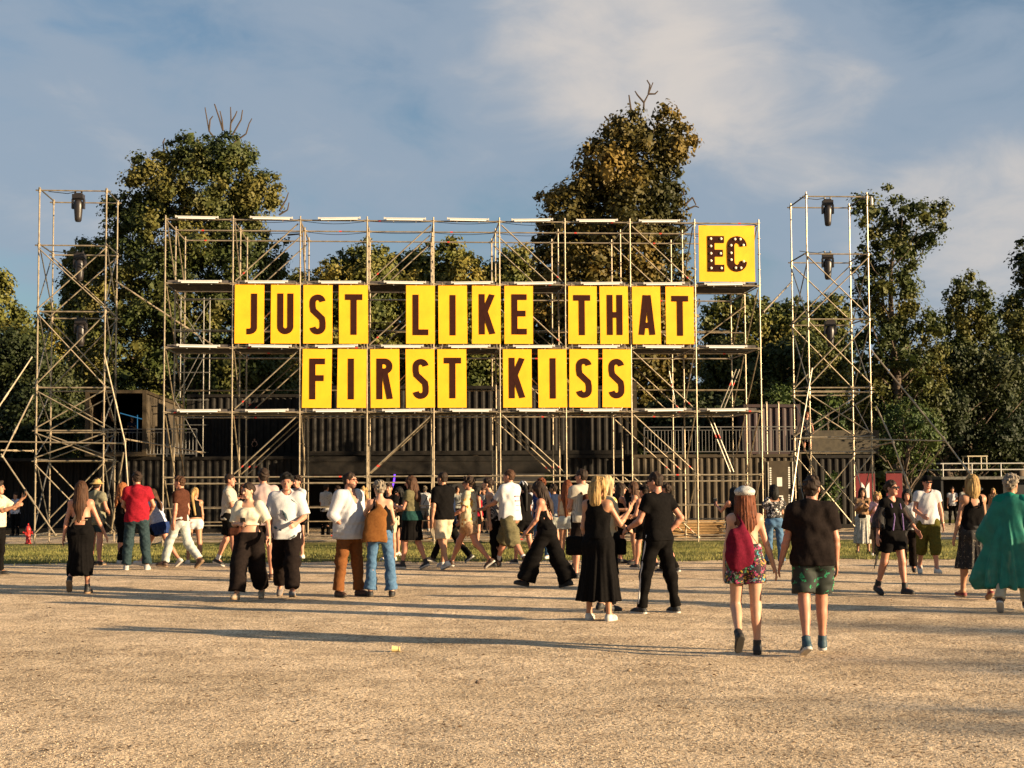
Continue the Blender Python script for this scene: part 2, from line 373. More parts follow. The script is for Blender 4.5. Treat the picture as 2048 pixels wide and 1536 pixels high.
# long raking braces in the last bay
for (x0, y0, x1, y1) in ((1472, 738, 1441, 816), (1414, 829, 1460, 944), (1494, 962, 1448, 1052), (1338, 742, 1352, 816)):
    for k in (0, 7) if x0 != 1338 else (0,):
        m = MB(); p = at(x0+k, y0, 47.6); q = at(x1+k, y1, 47.6); m.tube(p, q, .024, n=6); m.tube(p.lerp(q, .35), p.lerp(q, .42), .026, n=6, m=1); m.build('raking_brace', [M_steel_mid, M_red], scaf)
m = MB(); m.tube(S(8*BX+.05, 2.0, 6.1), S(9*BX, 2.0, 7.6), .022, n=6); m.build('raking_brace', [M_steel, M_red], scaf)
# decks of the four upper lifts
for z in (4, 6, 8):
    for c in range(9):
        m = MB()
        for k in range(5): m.box(S(c*BX+BX/2, .2+k*.37+.1, z+.035-.002*k), (BX-.12, .35, .05), ax=AX)
        m.box(S(c*BX+BX/2, .06, z+.06), (BX-.14, .03, .09), ax=AX); m.build('deck_board', M_deck, scaf)
for z, r_ in ((10, 0), (8, 0), (6, 0), (4, 0), (10, 1), (2, 0)):
    m = MB(); pts = []
    for k in range(9*8+1): u = k*BX/8; t = (k % 8)/8; pts.append(S(u, RV[r_]+.04, z-.01-.09*math.sin(math.pi*t)*(.4+.6*((k//8*7) % 3)/2)))
    m.path(pts, .009, 4); m.build('cable', M_black, scaf)
# white batten lights on the ledgers
def lbl_row(z): return {10: 'top ledger', 8: 'second ledger down', 6: 'third ledger down', 4: 'fourth ledger down'}[z]
bay_name = ['first bay from the left', 'second bay from the left', 'third bay from the left', 'fourth bay from the left', 'middle bay', 'fourth bay from the right', 'third bay from the right', 'second bay from the right', 'last bay on the right']
bx = {10: [390, 537, 672, 803, 930, 1060, 1192, 1320], 8: [397, 528, 673, 803, 938, 1065, 1200, 1328, 1453], 6: [395, 536, 667, 798, 932, 1062, 1194, 1325, 1455], 4: [397, 530, 663, 800, 934, 1068, 1197, 1328, 1455]}
batten0 = None
for z, xsb in bx.items():
    for c, px in enumerate(xsb):
        u = (px-328)/(1526-328)*9*BX; u = c*BX+min(max(u-c*BX, .72), 1.36); p = S(u, -.07, z+.03); tl = rp.uniform(-.02, .02)
        if batten0 is None:
            b = thing('batten_light', p, 'x', 'light', 'white batten lights clamped along the scaffold ledgers')
            m = MB(); L2 = .62; prof = [(-.045, .012), (.04, .012), (.04, .045), (.028, .06), (-.028, .06), (-.04, .045)]
            ux = SU; m.prism([(y_, z_) for y_, z_ in prof], p-SU*L2, -SV, UZ, SU, 2*L2); m.build('housing', M_white, b)
            m = MB(); m.tube(p-SU*(L2-.05)+SV*-.03+UZ*-.012, p+SU*(L2-.05)+SV*-.03+UZ*-.012, .02, n=8)
            m.build('tube', mat('diffuser', (.85, .84, .80), .25), b)
            for s in (-1, 1):
                m = MB(); m.box(p+SU*(s*(L2+.02))+UZ*.035, (.04, .08, .07), ax=AX); m.box(p+SU*(s*.35)+SV*.05+UZ*-.02, (.03, .06, .1), ax=AX); m.build('end_cap', M_white, b)
            batten0 = b; root = b
        else:
            root = batten0.copy(); COL.objects.link(root); root.location = p
            for ch in batten0.children:
                if ch.parent is batten0 or ch.parent == batten0:
                    q = ch.copy(); COL.objects.link(q); q.parent = root
        root.rotation_euler = (0, tl, 0)
        root['label'] = 'white batten light on the %s, %s' % (lbl_row(z), bay_name[c])
# ---------------------------------------------------------------- lettering
LW, LH, ST = .49, 1.27, .18
def arc(cx, cz, rx, rz, a0, a1, n=12): return [(cx+rx*math.cos(R(a0+(a1-a0)*i/n)), cz+rz*math.sin(R(a0+(a1-a0)*i/n))) for i in range(n+1)]
def glyph(ch, w, h, s):
    x = w/2-s/2; e = s/2
    G = {
     'J': [[(x*.9, h), (x*.9, e+x*.8)]+arc(x*.9-x*1.0, e+x*.8, x*1.0, x*.8, 0, -90)[1:]+[(-x*.55, e)]],
     'U': [[(-x, h), (-x, x+e)]+arc(0, x+e, x, x, 180, 360)[1:]+[(x, h)]],
     'S': [arc(0, h-x-e-.01, x, x*1.0, 8, 180)+[(-x, h-x-e-.13)]+[(-x*.86, h*.60), (0, h*.5), (x*.86, h*.40), (x, x+e+.14)]+arc(0, x+e+.01, x, x, 0, -172)],
     'T': [[(-w/2-.02, h-e), (w/2+.02, h-e)], [(0, h-s), (0, 0)]],
     'L': [[(-x*.95, h), (-x*.95, 0)], [(-x*.95+e, e), (w/2, e)]],
     'I': [[(0, h), (0, 0)]],
     'K': [[(-x, h), (-x, 0)], [(x*1.08, h), (-x+e*.2, h*.43)], [(-x*.35, h*.55), (x*1.15, 0)]],
     'E': [[(-x*.9, h), (-x*.9, 0)], [(-x*.9+e, h-e), (w/2, h-e)], [(-x*.9+e, h*.52), (w/2*.85, h*.52)], [(-x*.9+e, e), (w/2, e)]],
     'H': [[(-x, h), (-x, 0)], [(x, h), (x, 0)], [(-x+e, h*.5), (x-e, h*.5)]],
     'A': [[(-x*1.12, 0), (-.035, h)], [(x*1.12, 0), (.035, h)], [(-x*.62, h*.24), (x*.62, h*.24)]],
     'F': [[(-x*.9, h), (-x*.9, 0)], [(-x*.9+e, h-e), (w/2, h-e)], [(-x*.9+e, h*.52), (w/2*.85, h*.52)]],
     'R': [[(-x, h), (-x, 0)], [(-x+e, h-e), (0, h-e)]+arc(0, h-e-x*1.0, x, x*1.0, 90, -90)[1:-1]+[(0, h-e-2*x), (-x+e, h-e-2*x)], [(0, h-e-2*x), (x*1.1, 0)]],
     'C': [arc(0, h-x-e, x, x, -4, 180)+arc(0, x+e, x, x, 180, 364)],
    }
    return G[ch]
def stroke_poly(pts, s, flat=None):
    """offset polyline to a closed outline"""
    n = len(pts); Lf = []; Rt = []
    for i, p in enumerate(pts):
        a = Vector(pts[max(i-1, 0)]); b = Vector(pts[min(i+1, n-1)]); p = Vector(p)
        if 0 < i < n-1:
            d1 = (p-a).normalized(); d2 = (b-p).normalized(); d = (d1+d2).normalized(); k = 1/max(.5, d.dot(d1))
        else: d = (b-a).normalized(); k = 1
        nn = Vector((-d.y, d.x))*(s/2*k); Lf.append(p+nn); Rt.append(p-nn)
    return Lf, Rt
def letter(m, ch, o, w, h, s, front, th=.012, clip=True):
    for k, st in enumerate(glyph(ch, w, h, s)):
        A_, B_ = stroke_poly(st, s)
        f = .004*k*.3
        if clip and ch in 'KAR':
            A_ = [Vector((p.x, min(max(p.y, 0), h))) for p in A_]; B_ = [Vector((p.x, min(max(p.y, 0), h))) for p in B_]
        n = len(A_); tt = th+f
        vs = [o+SU*p.x+UZ*p.y+front*tt for p in A_]+[o+SU*p.x+UZ*p.y+front*tt for p in B_]+[o+SU*p.x+UZ*p.y for p in A_]+[o+SU*p.x+UZ*p.y for p in B_]
        fs = []
        for i in range(n-1):
            fs += [(i, i+n, i+n+1, i+1), (i+2*n, i+2*n+1, i+1, i), (i+n, i+3*n, i+3*n+1, i+n+1)]
        fs += [(0, 2*n, 3*n, n), (n-1, 2*n-1, 4*n-1, 3*n-1)]
        m.add(vs, fs, 0)
rowA = [('J', 469), ('U', 540), ('S', 604), ('T', 675), ('L', 808), ('I', 873), ('K', 940), ('E', 1005), ('T', 1134), ('H', 1199), ('A', 1265), ('T', 1333)]
rowB = [('F', 602), ('I', 671), ('R', 738), ('S', 808), ('T', 871), ('K', 1002), ('I', 1073), ('S', 1135), ('S', 1202)]
labA = ['J, first board of the word JUST', 'U, second board of the word JUST', 'S, third board of the word JUST', 'T ending the word JUST', 'L, first board of the word LIKE', 'I, second board of the word LIKE', 'K, third board of the word LIKE', 'E ending the word LIKE',
        'T starting the word THAT', 'H, second board of the word THAT', 'A, third board of the word THAT', 'T ending the word THAT']
labB = ['F, first board of the word FIRST', 'I, second board of the word FIRST', 'R, middle board of the word FIRST', 'S, fourth board of the word FIRST', 'T ending the word FIRST', 'K, first board of the word KISS', 'I, second board of the word KISS', 'S, third board of the word KISS', 'S ending the word KISS']
for row, labs, zb in ((rowA, labA, 6.13), (rowB, labB, 4.13)):
    for (ch, px), lb in zip(row, labs):
        u = (px+25.5-328.5)/(1524-328.5)*9*BX; w, h = .90, 1.83; tz = rp.uniform(-.013, .013)
        o = S(u, -.045, zb); b = thing('letter_board', o, 'yellow board with brown letter '+lb, 'sign', 'yellow letter boards on the scaffold')
        m = MB(); tiltu = SU*math.cos(tz)+UZ*math.sin(tz); tiltz = UZ*math.cos(tz)-SU*math.sin(tz)
        m.box(o+tiltz*(h/2), (w, .02, h), ax=(tiltu, SV, tiltz)); m.box(o+tiltz*(h/2)+SV*.025, (w-.06, .03, h-.06), ax=(tiltu, SV, tiltz)); m.build('panel', M_yellow, b)
        m = MB(); letter(m, ch, o+tiltz*(h/2-LH/2+rp.uniform(-.02, .02))-SV*.0105+SU*rp.uniform(-.02, .02), LW, LH, ST, -SV); m.build('letter', M_brown, b)
        for s in (-1, 1):
            [MB().box(o+SU*(s*.33)+UZ*zz+SV*.02, (.03, .02, .14), ax=AX).build('bracket', M_steel, b) for zz in (-.05, h+.03)]
# EC sign
uc = (1454.5-328)/(1522-328)*9*BX; o = S(uc, -.06, 8.12)
b = thing('initials_sign', o, 'square yellow sign with bulb studded brown letters EC at upper right corner', 'sign')
m = MB(); m.box(o+UZ*.9, (1.8, .03, 1.8), ax=AX); m.build('panel', M_yellow, b)
Mbulb = mat('warm_bulb', (.85, .74, .5), .3)
def ecletter(ch, cx):
    w, h, s = (.54 if ch == 'E' else .62), 1.14, .22; oo = o+SU*cx+UZ*.32-SV*.0155; m = MB(); letter(m, ch, oo, w, h, s, -SV, .02); lt = m.build('letter', M_brown, b)
    x = w/2-s/2
    P = ([(-x, .11), (-x, .345), (-x, .58), (-x, .815), (-x, 1.05), (.17, 1.05), (.15, .58), (.17, .11)] if ch == 'E' else
         [(-x, .38), (-x, .6), (-x, .84), (-.07, 1.04), (.10, 1.04), (x, .85), (x, .33), (-.06, .12), (.11, .12)])
    for (a, z) in P:
        q = MB(); q.ball(oo+SU*a+UZ*z-SV*.03, (.043, .03, .043), ax=AX); ob = q.build('bulb', Mbulb, lt, True, gp=b.location)
ecletter('E', -.36); ecletter('C', .33)
for s in (-1, 1):
    m = MB(); m.box(o+SU*(s*.5)+UZ*(-.06)+SV*.02, (.03, .02, .14), ax=AX); m.build('bracket', M_steel, b)

# ---------------------------------------------------------------- lighting towers
def tower(name, px, D, th, label, bays, height, zrails, sgn=1):
    u_ = Vector((math.cos(th), math.sin(th), 0)); v_ = Vector((-math.sin(th), math.cos(th), 0)); o = at(px, 1075, D); o.z = GZ
    b = thing('lighting_tower', o, label, 'tower')
    Q = lambda u, v, z: o+u_*u+v_*v+UZ*z
    for (i, j) in ((0, 0), (1, 0), (0, 1), (1, 1)):
        m = MB(); m.tube(Q(i*bays, j*2.07, .02), Q(i*bays, j*2.07, height), .027 if j == 0 else .025, n=8)
        m.box(Q(i*bays, j*2.07, .01), (.16, .16, .014))
        for z in zrails: m.tube(Q(i*bays, j*2.07, z-.07), Q(i*bays, j*2.07, z+.07), .045, n=8)
        z = .5
        while z < 6.4: m.tube(Q(i*bays, j*2.07, z), Q(i*bays, j*2.07, z+.012), .052, n=8); z += .5
        m.build('standard_pole', M_steel, b)
    for z in zrails:
        m = MB()
        for j in (0, 1): m.tube(Q(-.12, j*2.07, z), Q(bays+.12, j*2.07, z), .024, n=6)
        for i in (0, 1): m.tube(Q(i*bays, -.1, z+.05), Q(i*bays, 2.17, z+.05), .024, n=6, m=1)
        m.build('ring_rail', [M_steel, M_steel_dk], b)
    zs = [z for z in zrails if z < height-1.7]
    for k in range(len(zs)-1):
        if zs[k+1]-zs[k] < .8: continue
        for j in (0, 1):
            m = MB(); m.tube(Q(0, j*2.07-.05, zs[k+1]-.08 if (k+j) % 2 else zs[k]+.08), Q(bays, j*2.07-.05, zs[k]+.08 if (k+j) % 2 else zs[k+1]-.08), .022, n=6)
            m.tube(Q(0, j*2.07-.1, zs[k]+.1 if (k+j) % 2 else zs[k+1]-.1), Q(bays, j*2.07-.1, zs[k+1]-.1 if (k+j) % 2 else zs[k]+.1), .022, n=6); m.build('cross_brace', M_steel, b)
        for i in (0, 1):
            m = MB(); m.tube(Q(i*bays+.04, 0, zs[k+1]-.1), Q(i*bays+.04, 2.07, zs[k]+.1), .02, n=6); m.tube(Q(i*bays-.04, 0, zs[k]+.1), Q(i*bays-.04, 2.07, zs[k+1]-.1), .02, n=6); m.build('side_brace', M_steel_dk, b)
    return b, Q
tl, QL = tower('l', 69, 46.0, R(5.5), 'tall galvanised pipe tower left of the scaffold with hanging stage lights', 2.07, 11.3, [.3, 2.65, 3.6, 4.95, 7.35, 9.45, 11.2])
trt, QR = tower('r', 1624, 49.0, R(3.5), 'tall galvanised pipe tower right of the scaffold with hanging stage lights', 2.08, 11.6, [.18, 2.85, 3.35, 4.85, 5.0, 7.3, 9.5, 11.45])
def outrig(b, segs, D, nm='outrigger'):
    for s in segs:
        (x0, y0, d0, x1, y1, d1) = s; m = MB(); p = at(x0, y0, d0); q = at(x1, y1, d1); m.tube(p, q, .026, n=6)
        m.tube(p.lerp(q, .52), p.lerp(q, .62), .036, n=6); m.tube(q.lerp(p, .0), q.lerp(p, .02), .05, n=8); m.build(nm, M_steel_mid if abs(x0-1624) < 3 else M_steel, b)
outrig(tl, [(-14, 883, 45.2, 252, 887, 45.4), (64, 714, 45.6, -30, 855, 44), (208, 706, 45.6, 250, 885, 45.3), (250, 885, 45.3, 262, 1062, 44.6), (247, 905, 45.5, 222, 1066, 46.5), (66, 790, 45.8, 4, 915, 45),
             (2, 908, 45, 112, 1072, 44.8), (231, 562, 48, 465, 716, 51), (250, 878, 46, 405, 905, 50), (-20, 900, 45, 66, 902, 46)], 45)
outrig(trt, [(1602, 876, 48.2, 1892, 882, 47.5), (1742, 700, 49, 1888, 878, 47.5), (1888, 878, 47.5, 1964, 980, 46.8), (1752, 812, 49, 1786, 886, 48.5), (1786, 886, 48.5, 1826, 996, 47.5), (1888, 890, 47.5, 1818, 985, 51),
              (1624, 736, 48.7, 1600, 876, 48.3), (1600, 876, 48.3, 1572, 1078, 47), (1602, 880, 48.3, 1646, 985, 50), (1716, 900, 49.5, 1788, 884, 48.5), (1584, 563, 50.7, 1526, 625, 48), (1588, 1072, 48, 1640, 1070, 48.6)], 48)
# counterweight board above each tower foot
def mover(px, py, D, label, n=0):
    p = at(px, py, D); b = thing('moving_head_light', p, label, 'stage light', 'black moving head lights hanging in the towers')
    X_, Y_, Z_ = Vector((1, 0, 0)), Vector((0, 1, 0)), Vector((0, 0, 1)); mk = mat('light_body', (.022, .018, .017), .38, 0)
    m = MB(); m.box(p-Z_*.10, (.34, .26, .13)); m.box(p-Z_*.02, (.22, .2, .05)); m.tube(p+Z_*.0-X_*.1, p+Z_*.07-X_*.1, .03, n=8); m.tube(p+X_*.1, p+Z_*.07+X_*.1, .03, n=8); m.build('base_box', mk, b)
    m = MB()
    m.box(p-Z_*.185, (.38, .15, .04))
    for s in (-1, 1): m.box(p-Z_*.34+X_*(s*.175), (.05, .15, .30))
    m.build('yoke', mk, b)
    m = MB(); m.lathe(p-Z_*.88, [(.085, 0), (.105, .02), (.115, .12), (.135, .35), (.145, .5), (.13, .6), (.1, .66)], 14); m.build('head', mk, b, True)
    m = MB(); m.lathe(p-Z_*.905, [(.08, 0), (.09, .02), (.08, .028)], 14); m.build('lens', mat('lens', (.03, .03, .04), .1), b)
    m = MB(); m.path([p+Z_*.05-X_*.1, p+Z_*.0-X_*.35, p+Z_*.04-X_*.7, p+Z_*.07-X_*.95], .012, 5); m.build('cable', M_black, b)
tww = 'moving head light hanging '
mover(157, 387, 46.2, 'black '+tww+'highest in the left tower'); mover(160, 506, 47, 'black '+tww+'in the left tower, middle of three'); mover(162, 636, 47, 'black '+tww+'in the left tower, lowest of three')
mover(1655, 399, 49.5, 'black '+tww+'highest in the right tower'); mover(1655, 506, 49.5, 'black '+tww+'in the right tower, middle of three'); mover(1660, 640, 49.5, 'black '+tww+'in the right tower, lowest of three')
m = MB(); p = at(1743, 396, 49); m.tube(p, p+UZ*-.16, .05, n=10); m.ball(p-UZ*.2, .06); m.tube(p-UZ*.05+SV*-.02, p+UZ*.05, .02); m.build('security_camera', M_white, None, label='small white camera fixed to the top corner of the right tower', cat='camera')
for px, py, D, t in ((104, 868, 46, 'left'), ):
    pass

# stair tower behind the first bay
b = thing('stair_tower', at(395, 1040, 58) , 'slim scaffold stair tower behind the left end of the big scaffold', 'scaffold'); b.location.z = GZ
for (x, D) in ((350, 57), (408, 57), (362, 59.5), (420, 59.5)):
    m = MB(); p = at(x, 595, D); m.tube((p.x, p.y, GZ), p, .026, n=6); m.build('standard_pole', M_steel_dk, b)
for y in (600, 660, 690, 745, 800, 850, 905):
    m = MB()
    for (x0, x1, D) in ((350, 408, 57), (362, 420, 59.5)): m.tube(at(x0, y, D), at(x1, y, D), .022, n=6)
    for (x0, x1) in ((350, 362), (408, 420)): m.tube(at(x0, y, 57), at(x1, y, 59.5), .022, n=6)
    m.build('ring_rail', M_steel_dk, b)
for (y0, y1, s) in ((600, 690, 1), (690, 800, -1), (800, 905, 1)):
    m = MB(); m.tube(at(350, y0 if s > 0 else y1, 57), at(408, y1 if s > 0 else y0, 57), .02, n=6); m.tube(at(420, y0, 59.5), at(362, y1, 59.5), .02, n=6); m.build('diagonal_brace', M_steel_dk, b)

# ---------------------------------------------------------------- containers
M_cont = mat('container_black', (.009, .007, .005), .7, 0, 5, .45, .2, 12, spec=.2)
M_contb = mat('container_brown_sunlit', (.030, .021, .011), .6, 0, 3, .3, .2, 12, col2=(.052, .037, .020), spec=.25)  # bronze is sunlight painted over black ribs; own brown on the upper left container
M_contr = mat('container_maroon', (.030, .013, .012), .6, 0, 4, .3)
M_int = mat('container_inside', (.02, .018, .018), .8)
def corr(m, p0, ux, un, length, z0, h, mt=0, pitch=.278, dep=.055):
    """corrugated steel sheet from p0 along ux, outward normal un"""
    n = max(1, int(round(length/pitch))); pt = length/n; pr = []
    for k in range(n):
        a = k*pt; pr += [(a, 0), (a+pt*.26, 0), (a+pt*.5, -dep), (a+pt*.76, -dep)]
    pr.append((length, 0)); vs = []; fs = []
    for (a, d) in pr: vs += [p0+ux*a+un*d+UZ*z0, p0+ux*a+un*d+UZ*(z0+h)]
    for k in range(len(pr)-1): fs.append((2*k, 2*k+2, 2*k+3, 2*k+1))
    m.add(vs, fs, mt)
def container(px0, px1, D, zb, zt, label, M=None, yaw=TH, depth=2.44, open_front=False, endm=None, door=None, o=None, width=None, roofless=False):
    M = M or M_cont
    u_ = Vector((math.cos(yaw), math.sin(yaw), 0)); v_ = Vector((-math.sin(yaw), math.cos(yaw), 0))
    if o is None:
        o = at(px0, 1000, D)
        Lw = width
        if Lw is None:
            r = ray(px1, 1000); # intersect plane
            # o + u*L = r*t (xy)
            det = u_.x*(-r.y)+r.x*u_.y; Lw = ((-o.x)*(-r.y)-(-r.x)*(-o.y))/det
    else: Lw = width
    o = Vector((o.x, o.y, zb)); H = zt-zb
    b = thing('shipping_container', o, label, 'container')
    ax = (u_, v_, UZ); fr = MB()
    for (a, c) in ((0, 0), (Lw, 0), (0, depth), (Lw, depth)): fr.box(o+u_*(a+(.07 if a == 0 else -.07))+v_*(c+(.06 if c == 0 else -.06))+UZ*(H/2), (.14, .12, H), ax=ax)
    for c in (0, depth):
        cc = c+(.058 if c == 0 else -.058)
        fr.box(o+u_*(Lw/2)+v_*cc+UZ*(H-.06), (Lw-.281, .11, .12), ax=ax); fr.box(o+u_*(Lw/2)+v_*cc+UZ*(.08), (Lw-.281, .11, .16), ax=ax)
    for a in (0, Lw):
        aa = a+(.062 if a == 0 else -.062); fr.box(o+u_*aa+v_*(depth/2)+UZ*(H-.06), (.12, depth-.241, .12), ax=ax); fr.box(o+u_*aa+v_*(depth/2)+UZ*.08, (.12, depth-.241, .16), ax=ax)
    fr.build('frame', M, b)
    w = MB()
    if not open_front: corr(w, o+u_*.14+v_*.055, u_, -v_, Lw-.28, .16, H-.28)
    else: w.box(o+u_*(Lw/2)+v_*.3+UZ*.2, (Lw-.3, .02, .02), ax=ax)
    w.build('front_wall', M, b)
    w = MB(); corr(w, o+u_*(Lw-.14)+v_*(depth-.055), -u_, v_, Lw-.28, .16, H-.28); w.build('rear_wall', M_int if open_front else M, b)
    w = MB(); corr(w, o+v_*(depth-.12)+u_*.055, -v_, -u_, depth-.24, .16, H-.28); w.build('side_wall', M, b)
    w = MB(); corr(w, o+v_*.12+u_*(Lw-.055), v_, u_, depth-.24, .16, H-.28); w.build('side_wall', M, b)
    w = MB(); w.box(o+u_*(Lw/2)+v_*(depth/2)+UZ*(H-.025), (Lw-.25, depth-.25, .03), ax=ax); w.build('roof', M, b)
    w = MB(); w.box(o+u_*(Lw/2)+v_*(depth/2)+UZ*(.1), (Lw-.25, depth-.25, .08), ax=ax); w.build('floor', M_int, b)
    return b, o, u_, v_, Lw, H
DC = 55.5; zt1 = 2.54; zb1 = GZ+.0; zt2 = zt1+2.68
def cl(px, D, d=0): return at(px, 1000, D)
g1 = container(-60, 204, DC, zb1, zt1-.03, 'open fronted black container with dark inside at the left end of the ground row', open_front=True)
g2 = container(212, 598, DC+.3, zb1, zt1, 'black ribbed container on the ground behind the two left bays')
g3 = container(1128, 1262, DC+1.2, zb1, zt1, 'short black container on the ground beside the open bar')
g4 = container(1266, 1604, DC+1.0, zb1, zt1, 'bronze lit ribbed container with door markings behind the right bays', M_contb)
g5 = container(1622, 1750, DC+2.0, zb1, zt1-.04, 'dark ribbed container with pale stripes behind the right tower')
# open bar hall between them
b = thing('bar_hall', Vector((at(860, 1000, DC+.3).x, DC+1, GZ)), 'long open fronted black bar hall under the upper containers', 'bar')
pa = at(602, 1000, DC+.3); pb = at(1124, 1000, DC+1.2); uu = (pb-pa); uu.z = 0; Lb = uu.length; uu.normalize(); vv = Vector((-uu.y, uu.x, 0)); pa.z = GZ; axb = (uu, vv, UZ)
m = MB(); m.box(pa+uu*(Lb/2)+vv*3+UZ*(zt1-GZ-.12), (Lb, 6, .2), ax=axb); m.build('roof', M_cont, b)
m = MB(); m.box(pa+uu*(Lb/2)+vv*.1+UZ*(zt1-GZ-.47), (Lb, .14, .48), ax=axb); m.build('fascia', M_cont, b)
m = MB(); m.box(pa+uu*(Lb/2)+vv*6+UZ*1.3, (Lb, .1, 2.6), ax=axb); m.build('rear_wall', M_int, b)
m = MB(); m.box(pa+uu*(Lb/2)+vv*4.2+UZ*.55, (Lb*.8, .5, 1.1), ax=axb); m.box(pa+uu*(Lb/2)+vv*4.15+UZ*1.12, (Lb*.82, .7, .05), ax=axb); m.build('counter', mat('bar_counter', (.06, .045, .035), .5), b)
for t in (.02, .33, .66, .98):
    m = MB(); m.box(pa+uu*(Lb*t)+vv*.1+UZ*1.1, (.14, .14, 2.2), ax=axb); m.build('post', M_cont, b)
Mpur = bpy.data.materials.new('purple_lamp'); Mpur.use_nodes = True; Mpur.node_tree.nodes['Principled BSDF'].inputs['Emission Color'].default_value = (.22, .06, 1, 1); Mpur.node_tree.nodes['Principled BSDF'].inputs['Emission Strength'].default_value = .8; Mpur.node_tree.nodes['Principled BSDF'].inputs['Base Color'].default_value = (.1, .04, .4, 1)
for (px, py, h, lb) in ((787, 962, .55, 'glowing purple lamp strip in the bar, above the phone users'), (1078, 975, .3, 'small glowing purple lamp strip near the right end of the bar')):
    m = MB(); p = at(px, py, DC+3); m.path([p-UZ*h*.5-uu*.05, p+uu*.02, p+UZ*h*.5+uu*.05], .035, 8); m.build('purple_lamp', Mpur, None, label=lb, cat='lamp')
# upper storey
u1 = container(None, None, 0, zt1+.02, zt1+2.52, 'open ended bronze container on the upper left deck with people in it', M_contb, yaw=R(6), depth=12.0, open_front=True, o=at(168, 1000, DC-.2), width=2.25)
Mblu = bpy.data.materials.new('blue_neon'); Mblu.use_nodes = True; _b = Mblu.node_tree.nodes['Principled BSDF']; _b.inputs['Emission Color'].default_value = (.1, .45, .8, 1); _b.inputs['Emission Strength'].default_value = .12; _b.inputs['Base Color'].default_value = (.05, .12, .2, 1)
m = MB(); m.tube(at(275, 830, DC+1), at(275, 912, DC+1), .016); m.tube(at(240, 826, DC+1), at(284, 838, DC+1), .016); m.build('neon_strip', Mblu, None, label='thin blue neon strip inside the upper left container', cat='lamp')
u2 = container(372, 598, DC+3.2, zt1, zt2-.15, 'plain black container set back on the upper deck')
u3 = container(602, 1275, DC+.5, zt1+.02, zt2, 'long black ribbed container on the upper deck behind the lower letters', None)
u4 = container(1490, 1604, DC+4, zt1, zt1+2.05, 'small maroon container at the right end of the upper deck', M_contr)
m = MB(); a_ = at(1270, 1000, DC+.6); m.box((a_.x, a_.y, zt1+1.4), (.2, .2, 2.75)); m.build('corner_post', M_contb, None, label='tall bronze post at the right end of the long upper container', cat='post')
# terrace deck and railings
def railing(p0, p1, h, label, step=.13, posts=1.6):
    d = p1-p0; Ln = d.length; d.normalize(); b = thing('railing', p0, label, 'railing'); m = MB()
    m.box((p0+p1)/2+UZ*h, (Ln, .05, .04), ax=(d, Vector((-d.y, d.x, 0)), UZ)); m.box((p0+p1)/2+UZ*(h-.12), (Ln, .03, .02), ax=(d, Vector((-d.y, d.x, 0)), UZ)); m.box((p0+p1)/2+UZ*.1, (Ln, .03, .03), ax=(d, Vector((-d.y, d.x, 0)), UZ)); m.build('rails', M_rail, b)
    m = MB(); n = int(Ln/step)
    for k in range(1, n): m.tube(p0+d*(k*Ln/n)+UZ*.11, p0+d*(k*Ln/n)+UZ*(h-.12), .009, n=4, caps=False)
    m.build('bars', M_rail, b); n = int(Ln/posts)+1
    for k in range(n+1): q = MB(); q.box(p0+d*(k*Ln/n)+UZ*(h/2), (.045, .045, h)); q.build('post', M_rail, b)
M_rail = mat('railing_grey', (.11, .105, .10), .5, .3)
def tp(px, D): p = at(px, 1000, D); p.z = zt1; return p
railing(tp(214, DC+.25), tp(392, DC+.45), 1.05, 'dark iron railing in front of the open upper left container')
railing(tp(1290, DC+1.1), tp(1596, DC+1.35), 1.05, 'grey iron railing along the right upper terrace')
for px in (1536, 1560):
    m = MB(); p = tp(px, DC+1.6); m.tube(p, p+UZ*2.0, .03); m.box(p+UZ*2.0, (.07, .07, .07)); m.build('awning_pole', M_steel, None, label='pale awning pole on the right terrace, %s of two' % ('left' if px == 1536 else 'right'), cat='pole', group='awning poles on the right terrace')
p = tp(1600, DC+1.5)
m = MB(); c = tp(1690, DC+4); c.z = zt1+.5; m.box(c, (2.9, .06, .95), ax=AX); m.build('screen_panel', mat('mesh_screen', (.045, .036, .022), .8, 0, 6, .3), None, label='low brown screen panel on the roof behind the right tower', cat='screen')
# door markings on g4
(bb, o4, u_, v_, L4, H4) = g4
m = MB(); x0 = L4-1.35
m.box(o4+u_*(x0+.5)+v_*-.006+UZ*1.38, (1.22, .05, 2.5), ax=(u_, v_, UZ)); dr = m.build('door', M_contb, bb)
m = MB()
for k, (dx, z0, z1) in enumerate(((.12, 1.75, 2.35), (.85, 1.6, 2.4), (.85, .2, 1.35), (.5, 1.05, 1.3), (.47, 1.65, 2.0))):
    if k < 3:
        z = z0
        while z < z1: m.box(o4+u_*(x0+dx)+v_*-.035+UZ*z, (.07, .006, .055), ax=(u_, v_, UZ)); z += .085
    else: m.box(o4+u_*(x0+dx)+v_*-.035+UZ*((z0+z1)/2), (.2, .006, z1-z0), ax=(u_, v_, UZ))
m.build('marking', mat('marking_white', (.6, .57, .5), .6), bb)
m = MB()
for k in (.02, .98): m.tube(o4+u_*(x0+k)+v_*-.06+UZ*.2, o4+u_*(x0+k)+v_*-.06+UZ*2.6, .018, n=6)
m.build('lock_rod', M_steel_dk, bb)
